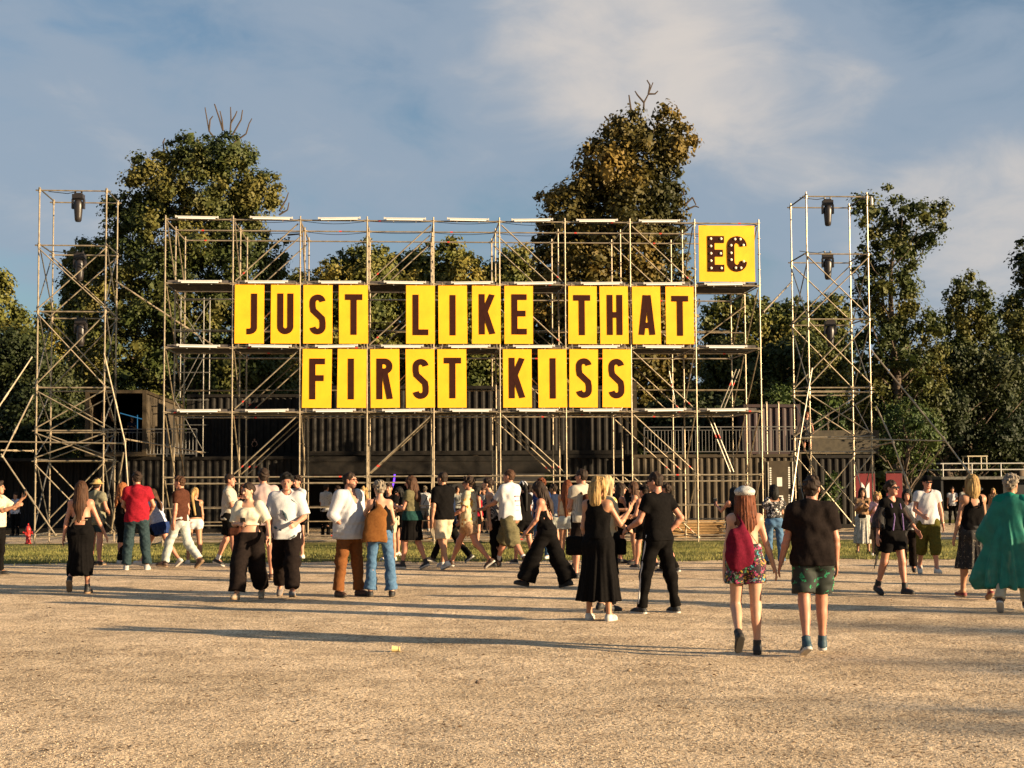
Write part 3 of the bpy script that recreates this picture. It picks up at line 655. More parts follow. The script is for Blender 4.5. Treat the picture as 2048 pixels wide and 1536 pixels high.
# ---------------------------------------------------------------- plywood stack under the right bays
b = thing('plywood_stack', S(8.6*BX-1.2, 3.0, GZ-Z0), 'messy stack of orange plywood sheets on the ground inside the right bays', 'plywood')
for k in range(11):
    m = MB(); a = rp.uniform(-.12, .12); ux = SU*math.cos(a)+SV*math.sin(a); m.box(S(8.55*BX-1.0+rp.uniform(-.15, .15), 3.1, GZ-Z0+.06+k*.052), (2.5, 1.2, .03), ax=(ux, UZ.cross(ux), UZ)); m.build('sheet', M_wood, b)
for k in range(3):
    m = MB(); a = R(-10-4*k); ux = SU*math.cos(a)+UZ*math.sin(a); m.box(S(7.3*BX+.35*k, 3.2+.1*k, GZ-Z0+.85-.05*k), (2.4, 1.1, .03), ax=(ux, SV, SV.cross(-ux) if 0 else ux.cross(SV))); m.build('sheet', M_wood, b)
b = thing('timber_planks', S(4.0*BX-1.5, 2.6, GZ-Z0), 'few orange timber planks lying on the ground under the middle bays', 'timber')
for k in range(4):
    m = MB(); m.box(S(3.7*BX+rp.uniform(-.2, .2), 2.2+k*.3, GZ-Z0+.05+.03*(k % 2)), (2.6, .22, .05), ax=AX); m.build('plank', M_wood, b)
# fire hydrant
p = gnd(56, 1088); b = thing('fire_hydrant', p, 'red fire hydrant in the grass at the foot of the left tower', 'hydrant'); Mh = mat('hydrant_red', (.45, .03, .025), .45, 0, 8, .2)
m = MB(); m.lathe(p, [(.10, 0), (.10, .04), (.075, .06), (.075, .42), (.09, .44), (.09, .47), (.08, .5), (.06, .57), (.02, .61), (.02, .66)], 14); m.build('barrel', Mh, b, True)
for s in (-1, 1): m = MB(); m.tube(p+UZ*.36, p+UZ*.36+Vector((s*.14, 0, 0)), .04, n=8); m.tube(p+UZ*.36+Vector((s*.12, 0, 0)), p+UZ*.36+Vector((s*.16, 0, 0)), .052, n=6); m.build('side_outlet', Mh, b)
m = MB(); m.tube(p+UZ*.34, p+UZ*.34+Vector((0, -.14, 0)), .05, n=8); m.tube(p+UZ*.34+Vector((0, -.12, 0)), p+UZ*.34+Vector((0, -.16, 0)), .062, n=6); m.build('front_outlet', Mh, b)
# things lying on the gravel
def litter(px, py, name, label, cat, sc, col):
    p = gnd(px, py); m = MB(); rr = random.Random(px); m.ball(p+UZ*sc*.5, (sc, sc*.7, sc*.6)); m.V = [tuple(c+rr.uniform(-.25, .25)*sc for c in v) for v in m.V]
    m.build(name, mat(name+str(px), col, .8), None, True, label=label, cat=cat, origin=p)
p = gnd(788, 1304); m = MB(); m.tube(p+Vector((-.02, 0, .035)), p+Vector((.05, 0, .03)), .032, .024, n=10); m.tube(p+Vector((.05, 0, .03)), p+Vector((.06, 0, .03)), .028, n=10); m.build('crushed_cup', mat('cup', (.62, .48, .2), .6), None, label='pale yellow cup lying on the gravel in the middle foreground', cat='cup', origin=p)
litter(955, 1367, 'stone', 'small dark stone on the gravel below the yellow cup', 'stone', .02, (.1, .07, .05))
litter(1258, 1343, 'stone', 'small tan stone on the gravel in the foreground, right of centre', 'stone', .022, (.3, .22, .14))
litter(1245, 1222, 'stone', 'small brown stone on the gravel beside the black trousered man', 'stone', .022, (.22, .13, .07))

# ---------------------------------------------------------------- right background: banners, dark booth
for (px, w, lb) in ((1732, 38, 'red banner with a white emblem standing behind the right tower'), (1790, 32, 'plain red banner beside the red one with the white emblem')):
    p = at(px, 1040, 56); p.z = GZ; b = thing('banner', p, lb, 'banner'); W_ = w/2940*56
    m = MB(); m.box(p+UZ*1.25, (W_, .04, 1.75)); m.build('cloth', mat('banner_red', (.13, .008, .010), .7, 0, 2, .2), b)
    m = MB(); [m.tube(p+Vector((s*W_/2, .05, 0)), p+Vector((s*W_/2, .05, 2.2)), .025) for s in (-1, 1)]; m.tube(p+Vector((-W_/2, .05, 2.18)), p+Vector((W_/2, .05, 2.18)), .025); m.build('frame', M_black, b)
    if px == 1732:
        m = MB(); q = p+UZ*1.35-Vector((0, .021, 0)); X_ = Vector((1, 0, 0))
        m.prism([(-.15, .45), (-.15, -.1), (0, -.55), (.15, -.1), (.15, .45), (.06, .33), (0, .18), (-.06, .33)], q, X_, UZ, Vector((0, -1, 0)), .008); m.build('emblem', mat('emblem_white', (.8, .75, .68), .7), b)
p = at(1900, 1010, 66); p.z = GZ; b = thing('black_booth', p, 'low black booth with a white railed roof deck at the right edge', 'booth')
x0 = at(1884, 1000, 66).x; x1 = x0+9
m = MB(); m.box(((x0+x1)/2, 68.5, GZ+1.9), (x1-x0, 5, .12)); m.build('roof', M_steel_dk, b)
m = MB(); m.box(((x0+x1)/2, 71, GZ+.92), (x1-x0, .1, 1.84)); m.box((x0+2.9+(x1-x0-2.9)/2, 66.5, GZ+.92), (x1-x0-2.9, .1, 1.8)); m.box((x0+.05, 68.5, GZ+.92), (.1, 4.8, 1.82)); m.build('wall', M_black, b)
m = MB(); m.box((x0+1.45, 67.2, GZ+.2), (2.7, .08, .4)); m.build('counter', M_steel_dk, b)
m = MB()
for k in range(7): m.tube((x0+.1+k*1.3, 66.1, GZ+1.96), (x0+.1+k*1.3, 66.1, GZ+2.55), .03)
for z in (2.27, 2.55): m.tube((x0, 66.1, GZ+z), (x1, 66.1, GZ+z), .03); m.tube((x0, 66.1, GZ+z), (x0, 70.9, GZ+z), .03)
m.build('roof_railing', mat('railing_pale', (.40, .38, .34), .5), b)
m = MB(); q = at(1955, 934, 68)
for s in (-1, 1): m.tube(q+Vector((s*.42, 0, -.1)), q+Vector((s*.42, 0, .5)), .03); m.tube(q+Vector((s*.42, .8, -.1)), q+Vector((s*.42, .8, .5)), .03)
m.box(q+Vector((0, .4, .5)), (.95, .9, .05)); m.build('frame_table', mat('pale_metal', (.45, .38, .25), .5), None, label='small pale metal frame on the roof of the black booth', cat='frame')
# ---------------------------------------------------------------- trees
def leafmat(name, c1, c2, c3, ns=.35):
    m = bpy.data.materials.new(name); m.use_nodes = True; t = m.node_tree; b = t.nodes['Principled BSDF']; b.inputs['Roughness'].default_value = .6; b.inputs['Specular IOR Level'].default_value = .25
    tcn = t.nodes.new('ShaderNodeTexCoord'); n = t.nodes.new('ShaderNodeTexNoise'); n.inputs['Scale'].default_value = ns; n.inputs['Detail'].default_value = 3; t.links.new(tcn.outputs['Object'], n.inputs[0])
    r = t.nodes.new('ShaderNodeValToRGB'); r.color_ramp.elements[0].position = .38; r.color_ramp.elements[1].position = .64; r.color_ramp.elements[0].color = (*c1, 1); r.color_ramp.elements[1].color = (*c3, 1)
    e = r.color_ramp.elements.new(.51); e.color = (*c2, 1); t.links.new(n.outputs[0], r.inputs[0])
    n2 = t.nodes.new('ShaderNodeTexNoise'); n2.inputs['Scale'].default_value = 9; t.links.new(tcn.outputs['Object'], n2.inputs[0])
    r2 = t.nodes.new('ShaderNodeValToRGB'); r2.color_ramp.elements[0].position = .35; r2.color_ramp.elements[1].position = .65; r2.color_ramp.elements[0].color = (.8, .8, .8, 1); r2.color_ramp.elements[1].color = (1.15, 1.12, 1.05, 1); t.links.new(n2.outputs[0], r2.inputs[0])
    mu = t.nodes.new('ShaderNodeMix'); mu.data_type = 'RGBA'; mu.blend_type = 'MULTIPLY'; mu.inputs[0].default_value = 1; t.links.new(r.outputs[0], mu.inputs[6]); t.links.new(r2.outputs[0], mu.inputs[7])
    t.links.new(mu.outputs[2], b.inputs['Base Color']); tr = t.nodes.new('ShaderNodeBsdfTranslucent'); t.links.new(mu.outputs[2], tr.inputs[0]); ms = t.nodes.new('ShaderNodeMixShader'); ms.inputs[0].default_value = .22
    t.links.new(b.outputs[0], ms.inputs[1]); t.links.new(tr.outputs[0], ms.inputs[2]); t.links.new(ms.outputs[0], t.nodes['Material Output'].inputs[0]); return m
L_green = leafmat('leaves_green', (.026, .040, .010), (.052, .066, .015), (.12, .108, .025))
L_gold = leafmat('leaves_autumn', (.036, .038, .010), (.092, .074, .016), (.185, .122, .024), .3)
L_yell = leafmat('leaves_sunlit', (.055, .070, .016), (.11, .115, .024), (.20, .16, .032))  # gold of the sunlit crowns is put into the leaf colour
L_dark = leafmat('leaves_dark', (.014, .022, .007), (.026, .036, .010), (.045, .052, .016))  # darker leaves, with the shade on the low trees put into the colour
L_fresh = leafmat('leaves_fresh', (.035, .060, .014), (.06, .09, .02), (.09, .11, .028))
M_bark = mat('bark', (.09, .065, .045), .9, 0, 3, .4, stretch=(1, 1, .2))
M_dead = mat('dead_wood', (.06, .042, .03), .9)
def inpoly(x, y, P):
    c = False; n = len(P); j = n-1
    for i in range(n):
        if (P[i][1] > y) != (P[j][1] > y) and x < (P[j][0]-P[i][0])*(y-P[i][1])/(P[j][1]-P[i][1])+P[i][0]: c = not c
        j = i
    return c
def pdist(x, y, P):
    d = 1e9; n = len(P)
    for i in range(n):
        ax, ay = P[i]; bx_, by = P[(i+1) % n]; dx, dy = bx_-ax, by-ay; t = max(0, min(1, ((x-ax)*dx+(y-ay)*dy)/(dx*dx+dy*dy+1e-9)))
        d = min(d, math.hypot(x-ax-dx*t, y-ay-dy*t))
    return d
TREEN = 0
def tree(poly, D, name, label, lm, tx, leaf=.17, dens=1.0, rmax=1.15, dead=None, group=None, cl=.9, seed=None, trunk_r=.28, deep=.55, fill=190, open_=0):
    global TREEN; TREEN += 1; rg = random.Random(seed or TREEN*13); ng = np.random.RandomState(TREEN*7+1)
    s = FPX/D; xs = [p[0] for p in poly]; ys = [p[1] for p in poly]; base = at(tx, 1000, D); base.z = GZ
    b = thing(name, base, label, 'tree', group)
    A = 0
    for i in range(len(poly)): A += poly[i-1][0]*poly[i][1]-poly[i][0]*poly[i-1][1]
    A = abs(A)/2/s/s; n = int(A*dens*cl*3.0); cs = []
    tries = 0; h0 = rg.random(); h1 = rg.random()
    while len(cs) < n and tries < n*60:
        tries += 1; x = min(xs)+(max(xs)-min(xs))*((tries*.7548776662+h0) % 1); y = min(ys)+(max(ys)-min(ys))*((tries*.5698402910+h1) % 1)
        if not inpoly(x, y, poly): continue
        d = pdist(x, y, poly)/s
        if d < .22: continue
        r = min(rmax*rg.uniform(.55, 1), max(.3, d*1.1))
        if open_ and math.sin(x*.09+1.3*math.sin(y*.07))*math.sin(y*.11+x*.02) > 1-open_: continue
        p = at(x, y, D); p.y += rg.uniform(-1, 1)*min(d*1.5+.3, 5)*deep; cs.append((p, r))
    Cn = np.array([c[0] for c in cs]); Rn = np.array([c[1] for c in cs])
    cnt = (fill*(Rn/.8)**2*(.16/leaf)**1.4).astype(int)+14; idx = np.repeat(np.arange(len(cs)), cnt); m = len(idx)
    dirs = ng.randn(m, 3); dirs /= np.linalg.norm(dirs, axis=1)[:, None]; rad = Rn[idx]*(1-.75*ng.rand(m)**1.8)
    P = Cn[idx]+dirs*rad[:, None]*np.array([1, 1, .85]); nn = dirs*1.0+ng.randn(m, 3)*.42+np.array([.1, -.1, .25]); nn /= np.linalg.norm(nn, axis=1)[:, None]
    a = np.cross(nn, ng.randn(m, 3)); a /= np.linalg.norm(a, axis=1)[:, None]; c = np.cross(nn, a); sz = leaf*(.55+.7*ng.rand(m)); w = .36
    V = np.stack([P-a*sz[:, None]*.5, P+c*sz[:, None]*w+a*sz[:, None]*.08+nn*sz[:, None]*.06, P+a*sz[:, None]*.5, P-c*sz[:, None]*w+a*sz[:, None]*.08+nn*sz[:, None]*.06], 1)
    # inner foliage of each clump: broader sprays that close the crown
    i2 = np.repeat(np.arange(len(cs)), 16); m2 = len(i2); d2 = ng.randn(m2, 3); d2 /= np.linalg.norm(d2, axis=1)[:, None]; P2 = Cn[i2]+d2*(Rn[i2]*.5*ng.rand(m2))[:, None]
    a2 = ng.randn(m2, 3); a2 /= np.linalg.norm(a2, axis=1)[:, None]; c2 = np.cross(a2, ng.randn(m2, 3)); c2 /= np.linalg.norm(c2, axis=1)[:, None]; s2 = Rn[i2]*(.35+.35*ng.rand(m2))
    V = np.concatenate([V, np.stack([P2-a2*s2[:, None]*.7, P2+c2*s2[:, None]*.5, P2+a2*s2[:, None]*.7, P2-c2*s2[:, None]*.5], 1)]); m += m2
    V -= np.array(base); F = np.arange(m*4).reshape(-1, 4)
    link('crown', mk_mesh('crown', V.reshape(-1, 3), F, lm), b)
    # trunk and limbs
    M = MB(); top = max(c[0].z for c in cs); ht = top-GZ; pts = []; rs = []; cx = [c[0].x for c in cs]
    for k in range(9):
        t = k/8; z = GZ+ht*.86*t; near = [c[0].x for c in cs if abs(c[0].z-z) < 2.5]; mx_ = sum(near)/len(near) if near and t > .25 else base.x
        pts.append(Vector((base.x*(1-t)+mx_*t+rg.uniform(-.12, .12)*t, base.y+rg.uniform(-.15, .15), z))); rs.append(trunk_r*(1-t)**.8+.03)
    M.path(pts, rs, 9)
    for (p, r) in rg.sample(cs, min(len(cs), 34)):
        if p.z < GZ+2: continue
        t = max(.12, min(.95, (p.z-GZ-1.0-abs(p.x-base.x)*.7)/(ht*.86))); k = min(7, int(t*8)); q = pts[k].lerp(pts[k+1], t*8-k); mid = q.lerp(p, .5)+Vector((0, 0, -.25))+Vector((rg.uniform(-.2, .2), rg.uniform(-.2, .2), 0)); r0 = max(.03, rs[k]*.35)
        M.path([q, mid, p], [r0, r0*.6, .015], 5)
    M.build('trunk', M_bark, b, True)
    for dl in (dead or []):
        M = MB(); pp = [at(x, y, D) for x, y in dl]; n = len(pp); M.path(pp, [(.035*(1-i/n)+.014) for i in range(n)], 5); M.build('dead_branch', M_dead, b)
    return b
T = tree
# the big poplar at left
T([(120,560),(150,475),(205,465),(185,380),(215,365),(240,385),(250,300),(285,290),(300,310),(345,265),(385,250),(398,270),(430,262),(465,258),(505,280),(530,330),(560,345),(575,365),(570,400),(560,430),(535,440),(545,480),(600,470),(585,520),(575,560),(590,640),(600,800),(560,940),(160,940),(130,700)],
  72, 'poplar_tree', 'tallest dark green poplar at left with bare dead twigs at its top', L_green, 395, dens=1.0, open_=.0,
  dead=[[(440,290),(418,262),(410,215)],[(418,262),(420,240),(426,232)],[(446,262),(438,235),(429,208),(435,225)],[(446,262),(444,240),(440,222)],[(460,268),(462,240),(461,214)],[(462,246),(470,232),(474,222)],[(465,270),(482,240),(485,220)],[(468,285),(492,268),(498,248),(504,237)],[(560,420),(572,400),(577,385)],[(558,430),(575,420),(578,405)],[(330,320),(326,285),(330,276)],[(575,470),(600,468),(612,455)]])
T([(130,500),(160,462),(185,480),(205,540),(210,620),(200,760),(150,860),(120,700),(115,560)], 76, 'poplar_tree', 'narrow dark poplar behind the left lighting tower', L_green, 165, leaf=.2)
T([(-60,560),(-20,520),(15,535),(28,560),(35,600),(60,620),(80,640),(100,700),(110,940),(-60,940)], 82, 'round_tree', 'gold lit round tree at the left edge of the view', L_yell, 0, leaf=.22)
T([(60,640),(80,605),(100,598),(125,610),(165,640),(200,660),(230,720),(230,940),(60,940)], 88, 'round_tree', 'low gold topped tree between the left edge and the tall poplar', L_yell, 130, leaf=.22)
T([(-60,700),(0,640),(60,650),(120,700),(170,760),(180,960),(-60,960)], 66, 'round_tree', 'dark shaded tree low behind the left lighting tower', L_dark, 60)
# centre
T([(570,560),(585,500),(620,545),(650,510),(690,490),(725,472),(760,478),(790,505),(800,540),(790,700),(765,900),(560,930),(560,700)], 84, 'lime_tree', 'green tree showing between the second and third words columns, left of centre', L_yell, 680, leaf=.22)
T([(735,560),(770,505),(820,490),(850,480),(880,490),(895,540),(890,900),(750,900)], 86, 'lime_tree', 'round topped green tree behind the letter L', L_yell, 820, leaf=.22)
T([(845,530),(880,475),(910,465),(925,470),(945,500),(970,520),(1000,490),(1035,480),(1085,500),(1085,900),(860,900)], 85, 'lime_tree', 'double topped green tree behind the word LIKE', L_yell, 950, leaf=.22)
T([(1050,560),(1062,480),(1065,420),(1068,362),(1110,355),(1145,350),(1138,300),(1165,285),(1180,262),(1200,245),(1225,222),(1255,208),(1285,205),(1300,235),(1325,180),(1350,178),(1360,195),(1355,215),(1380,225),(1390,260),(1412,268),(1408,290),(1390,305),(1385,330),(1372,345),(1380,380),(1385,420),(1375,470),(1395,560),(1400,700),(1400,900),(1020,900),(1015,640)],
  66, 'linden_tree', 'tallest tree at right of centre, brown gold leaves and a bare dead tip', L_gold, 1235, dens=1.05, leaf=.2,
  dead=[[(1287,225),(1288,205),(1297,188),(1306,165)],[(1297,188),(1300,170),(1294,160)],[(1288,205),(1275,190),(1270,182)],[(1297,188),(1310,188),(1316,182)],[(1262,220),(1258,190)],[(1215,240),(1209,232)],[(1370,410),(1385,395),(1392,410)],[(1372,420),(1390,412),(1398,415)],[(1368,390),(1366,375)]])
T([(1395,620),(1420,590),(1480,575),(1530,590),(1560,600),(1590,585),(1625,600),(1660,580),(1700,590),(1710,700),(1700,900),(1395,900)], 84, 'ash_tree', 'olive tree filling the gap under the EC sign', L_yell, 1500, leaf=.22, dens=1.1)
T([(1400,700),(1440,660),(1520,690),(1600,650),(1680,690),(1700,940),(1400,940)], 74, 'ash_tree', 'shaded tree between the scaffold and the right lighting tower', L_green, 1560, leaf=.2)
# right side
T([(1690,600),(1700,520),(1720,480),(1700,440),(1690,400),(1715,365),(1745,345),(1775,350),(1785,385),(1800,385),(1815,372),(1840,380),(1860,400),(1875,380),(1895,370),(1905,395),(1925,415),(1915,440),(1890,440),(1905,470),(1890,500),(1860,510),(1840,540),(1855,570),(1880,600),(1900,680),(1900,900),(1700,900),(1690,700)],
  70, 'poplar_tree', 'airy poplar with spreading upper limbs behind the right lighting tower', L_green, 1795, dens=.85, rmax=.85, open_=.16)
T([(1870,640),(1885,580),(1905,545),(1930,532),(1955,540),(1975,570),(1990,600),(2000,640),(2030,680),(2030,900),(1870,900)], 76, 'poplar_tree', 'pointed green tree between the airy poplar and the right edge', L_green, 1935, dens=.95, rmax=.9, open_=.12)
T([(1985,640),(2000,580),(2030,570),(2080,560),(2120,640),(2120,940),(1985,940)], 80, 'poplar_tree', 'sunlit tree low at the right edge, below the dark hanging crown', L_green, 2040, open_=.1)
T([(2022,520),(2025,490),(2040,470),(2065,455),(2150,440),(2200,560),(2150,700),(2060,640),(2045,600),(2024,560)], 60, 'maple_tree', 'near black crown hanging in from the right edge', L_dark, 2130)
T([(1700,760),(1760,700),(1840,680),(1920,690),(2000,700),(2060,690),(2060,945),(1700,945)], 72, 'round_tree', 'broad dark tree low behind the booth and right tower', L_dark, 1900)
T([(1738,900),(1745,840),(1770,800),(1805,785),(1850,795),(1875,830),(1888,880),(1880,935),(1850,960),(1760,960)], 60, 'round_bush', 'rounded green bush tree right of the right lighting tower', L_fresh, 1810, leaf=.12, rmax=.8, trunk_r=.12)
T([(1528,800),(1535,765),(1560,745),(1590,760),(1605,800),(1600,830),(1528,830)], 62, 'round_bush', 'fresh green bush above the maroon container', L_fresh, 1570, leaf=.12, rmax=.7, trunk_r=.1)
T([(1618,890),(1622,830),(1640,785),(1670,770),(1695,800),(1700,880),(1690,905)], 62, 'round_bush', 'bright green bush showing through the right lighting tower', L_fresh, 1660, leaf=.12, rmax=.7, trunk_r=.1)
T([(1640,1060),(1632,1000),(1645,945),(1665,930),(1685,950),(1690,1010),(1670,1070)], 51.5, 'young_tree', 'small leafy sapling at the foot of the right tower', L_fresh, 1660, leaf=.09, rmax=.4, trunk_r=.03, fill=90, cl=3)
T([(1270,830),(1300,790),(1400,780),(1490,790),(1500,905),(1270,905)], 62, 'round_bush', 'dark bush behind the terrace railing', L_dark, 1380, leaf=.2, rmax=.9, trunk_r=.1, dens=1.6)
# trees further back that close the view (low, in shade)
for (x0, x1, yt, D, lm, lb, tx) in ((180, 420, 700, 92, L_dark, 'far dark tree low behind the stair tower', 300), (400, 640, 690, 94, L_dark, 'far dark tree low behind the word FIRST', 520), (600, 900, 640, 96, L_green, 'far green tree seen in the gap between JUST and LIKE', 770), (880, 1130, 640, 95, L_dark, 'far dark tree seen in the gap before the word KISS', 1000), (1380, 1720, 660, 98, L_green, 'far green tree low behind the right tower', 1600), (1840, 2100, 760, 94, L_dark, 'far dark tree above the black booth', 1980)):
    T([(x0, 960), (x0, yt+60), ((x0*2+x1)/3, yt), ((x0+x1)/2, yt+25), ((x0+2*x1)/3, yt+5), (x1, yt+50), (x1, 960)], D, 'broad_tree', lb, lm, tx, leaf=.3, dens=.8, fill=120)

# two unseen trees added on the right to shade the ground floor of the containers
for (x, y, h, lb) in ((37, 38.6, 10.5, 'unseen shade tree added outside the view on the right, nearer one'), (38, 42.6, 11, 'unseen shade tree added outside the view on the right, farther one')):
    s_ = FPX/y; cx_ = 1024+x*s_; zz = lambda z: 950-(z-CAMZ)*s_
    T([(cx_-2*s_, zz(2)), (cx_-2.4*s_, zz(h*.6)), (cx_-1.2*s_, zz(h)), (cx_+1.2*s_, zz(h)), (cx_+2.4*s_, zz(h*.6)), (cx_+2*s_, zz(2))], y, 'broad_tree', lb, L_dark, cx_, leaf=.24, dens=.35, fill=90)

# unseen trees on the right, placed and sized to shade the right foreground
for k in range(5):
    x, y, h = 40+.6*(k % 2), -7.5+2.9*k, 8.15+.4*((k*7) % 3)/2; s_ = 60.0; b_ = None
    rg = random.Random(k); cs_ = [(x+rg.uniform(-1.4, 1.4), y+rg.uniform(-1.6, 1.6), rg.uniform(2.5, h-.5)) for _ in range(46)]; ng = np.random.RandomState(k)
    b_ = thing('broad_tree', Vector((x, y, 0)), 'unseen tree placed on the right for foreground shade, number %s along the row' % ('one', 'two', 'three', 'four', 'five')[k], 'tree', 'unseen trees placed for foreground shade')
    Cn = np.array(cs_); idx = np.repeat(np.arange(len(cs_)), 130); m_ = len(idx); dd = ng.randn(m_, 3); dd /= np.linalg.norm(dd, axis=1)[:, None]; P_ = Cn[idx]+dd*(.75*ng.rand(m_)**.5)[:, None]
    aa = ng.randn(m_, 3); aa /= np.linalg.norm(aa, axis=1)[:, None]; bb_ = np.cross(aa, ng.randn(m_, 3)); bb_ /= np.linalg.norm(bb_, axis=1)[:, None]
    V = np.stack([P_-aa*.1, P_+bb_*.07, P_+aa*.1, P_-bb_*.07], 1)-np.array([x, y, 0]); link('crown', mk_mesh('crown', V.reshape(-1, 3), np.arange(m_*4).reshape(-1, 4), L_green), b_)
    M = MB(); M.tube((x, y, 0), (x, y, h*.7), .16, .05, 9); M.build('trunk', M_bark, b_, True)
def far_wood():
    n = 90000; g = np.random.RandomState(5); x = g.rand(n)*320-160; top = 6.5+1.6*np.sin(x*.13)+1.1*np.sin(x*.37+1)+.8*np.sin(x*.9); y = 122+g.rand(n)*9+4*np.sin(x*.05); z = GZ+top*g.rand(n)**.8
    P_ = np.stack([x, y, z], 1); a_ = g.randn(n, 3); a_ /= np.linalg.norm(a_, axis=1)[:, None]; b_ = np.cross(a_, g.randn(n, 3)); b_ /= np.linalg.norm(b_, axis=1)[:, None]; s_ = (.25+.4*g.rand(n))[:, None]
    V = np.stack([P_-a_*s_, P_+b_*s_*.7, P_+a_*s_, P_-b_*s_*.7], 1).reshape(-1, 3); o = link('far_wood', mk_mesh('far_wood', V, np.arange(n*4).reshape(-1, 4), L_dark))
    o['kind'] = 'stuff'; o['label'] = 'dark far-off wood closing the view behind the containers'; o['category'] = 'wood'
far_wood()
# ---------------------------------------------------------------- people: signed distance fields meshed with surface nets
f32 = np.float32
class SDF:
    def __init__(s, lo, hi, vox):
        s.vox = vox; s.x = np.arange(lo[0]-2*vox, hi[0]+3*vox, vox, dtype=f32); s.y = np.arange(lo[1]-2*vox, hi[1]+3*vox, vox, dtype=f32); s.z = np.arange(lo[2]-2*vox, hi[2]+3*vox, vox, dtype=f32)
        s.F = np.full((len(s.x), len(s.y), len(s.z)), 1.0, dtype=f32)
    def sl(s, lo, hi):
        r = []
        for a, l, h in ((s.x, lo[0], hi[0]), (s.y, lo[1], hi[1]), (s.z, lo[2], hi[2])):
            i = int(np.searchsorted(a, l)); j = int(np.searchsorted(a, h)); r.append(slice(i, max(j, i)))
        return tuple(r)
    def pts(s, q): return s.x[q[0]][:, None, None], s.y[q[1]][None, :, None], s.z[q[2]][None, None, :]
    def cone(s, a, b, ra, rb, ky=1, fw=None, cap=0, k=.03, op='add', caps=0):
        """tapered limb a->b; ky flattens along fw; cap=1 flat end at b, caps=1 flat start"""
        a = np.array(a, dtype=f32); b = np.array(b, dtype=f32); R_ = max(ra, rb)+k+.03; lo = np.minimum(a, b)-R_; hi = np.maximum(a, b)+R_
        q = s.sl(lo, hi); X, Y, Z = s.pts(q)
        if X.size == 0 or Y.size == 0 or Z.size == 0: return
        px, py, pz = X-a[0], Y-a[1], Z-a[2]; ba = b-a
        if caps or cap: bl = float(np.linalg.norm(ba)); t = (px*ba[0]+py*ba[1]+pz*ba[2])/bl
        if ky != 1:
            f = np.array(fw, dtype=f32); c = (px*f[0]+py*f[1]+pz*f[2])*(1/ky-1); px = px+c*f[0]; py = py+c*f[1]; pz = pz+c*f[2]; ba = ba+f*(float(ba@f)*(1/ky-1))
        bb = float(ba@ba)+1e-9; h = np.clip((px*ba[0]+py*ba[1]+pz*ba[2])/bb, 0, 1)
        d = (np.sqrt((px-h*ba[0])**2+(py-h*ba[1])**2+(pz-h*ba[2])**2)-(ra+(rb-ra)*h))*(.5+.5*ky)
        if cap: d = np.maximum(d, t-bl)
        if caps: d = np.maximum(d, -t)
        s.mix(q, d, k, op)
    def ell(s, c, r, ax, k=.03, op='add'):
        c = np.array(c, dtype=f32); R_ = max(r)+k+.02; q = s.sl(c-R_, c+R_); X, Y, Z = s.pts(q)
        if X.size == 0 or Y.size == 0 or Z.size == 0: return
        px, py, pz = X-c[0], Y-c[1], Z-c[2]; u = 0
        for i in range(3): a = ax[i]; u = u+((px*a[0]+py*a[1]+pz*a[2])/r[i])**2
        s.mix(q, (np.sqrt(u)-1)*min(r), k, op)
    def mix(s, q, d, k, op):
        F = s.F[q]
        if op == 'add':
            h = np.maximum(k-np.abs(F-d), 0)/k; s.F[q] = np.minimum(F, d)-h*h*k*.25
        elif op == 'sub': s.F[q] = np.maximum(F, -d)
        elif op == 'and': s.F[q] = np.maximum(F, d)
    def plane(s, p, n):
        """keep the side where (x-p).n < 0"""
        X, Y, Z = s.x[:, None, None], s.y[None, :, None], s.z[None, None, :]
        s.F = np.maximum(s.F, (X-f32(p[0]))*f32(n[0])+(Y-f32(p[1]))*f32(n[1])+(Z-f32(p[2]))*f32(n[2]))
    def wrinkle(s, amp, fr, seed, vert=1.0):
        g = np.random.RandomState(seed); X, Y, Z = s.x[:, None, None], s.y[None, :, None], s.z[None, None, :]; n = 0
        for i in range(4):
            kx, ky_, kz = g.randn(3); kz *= vert; l = math.sqrt(kx*kx+ky_*ky_+kz*kz); f = fr*(.6+.8*g.rand())/l
            n = n+np.sin(X*f32(kx*f)+Y*f32(ky_*f)+Z*f32(kz*f)+f32(g.rand()*6.28)+1.2*np.sin(Z*f32(fr*.37)+X*f32(fr*.3)))
        s.F = s.F+f32(amp*.4)*n.astype(f32)
    def mesh(s):
        F = s.F; ins = F < 0; nx, ny, nz = F.shape
        cs = [(i, j, k) for i in (0, 1) for j in (0, 1) for k in (0, 1)]
        cnt = np.zeros((nx-1, ny-1, nz-1), dtype=np.int8)
        for (i, j, k) in cs: cnt += ins[i:nx-1+i, j:ny-1+j, k:nz-1+k]
        act = (cnt > 0) & (cnt < 8); I = np.argwhere(act)
        if len(I) == 0: return np.zeros((0, 3)), np.zeros((0, 4), dtype=int)
        idx = np.full(act.shape, -1, dtype=np.int32); idx[act] = np.arange(len(I))
        vals = {c: F[I[:, 0]+c[0], I[:, 1]+c[1], I[:, 2]+c[2]] for c in cs}
        acc = np.zeros((len(I), 3)); num = np.zeros(len(I))
        for a in cs:
            for ax in range(3):
                if a[ax] == 1: continue
                b = list(a); b[ax] = 1; b = tuple(b); va, vb = vals[a], vals[b]; m = (va < 0) != (vb < 0)
                t = va[m]/(va[m]-vb[m]); p = np.tile(np.array(a, dtype=float), (int(m.sum()), 1)); p[:, ax] += t; acc[m] += p; num[m] += 1
        V = I+acc/num[:, None]; V = V*s.vox+np.array([s.x[0], s.y[0], s.z[0]]); Q = []
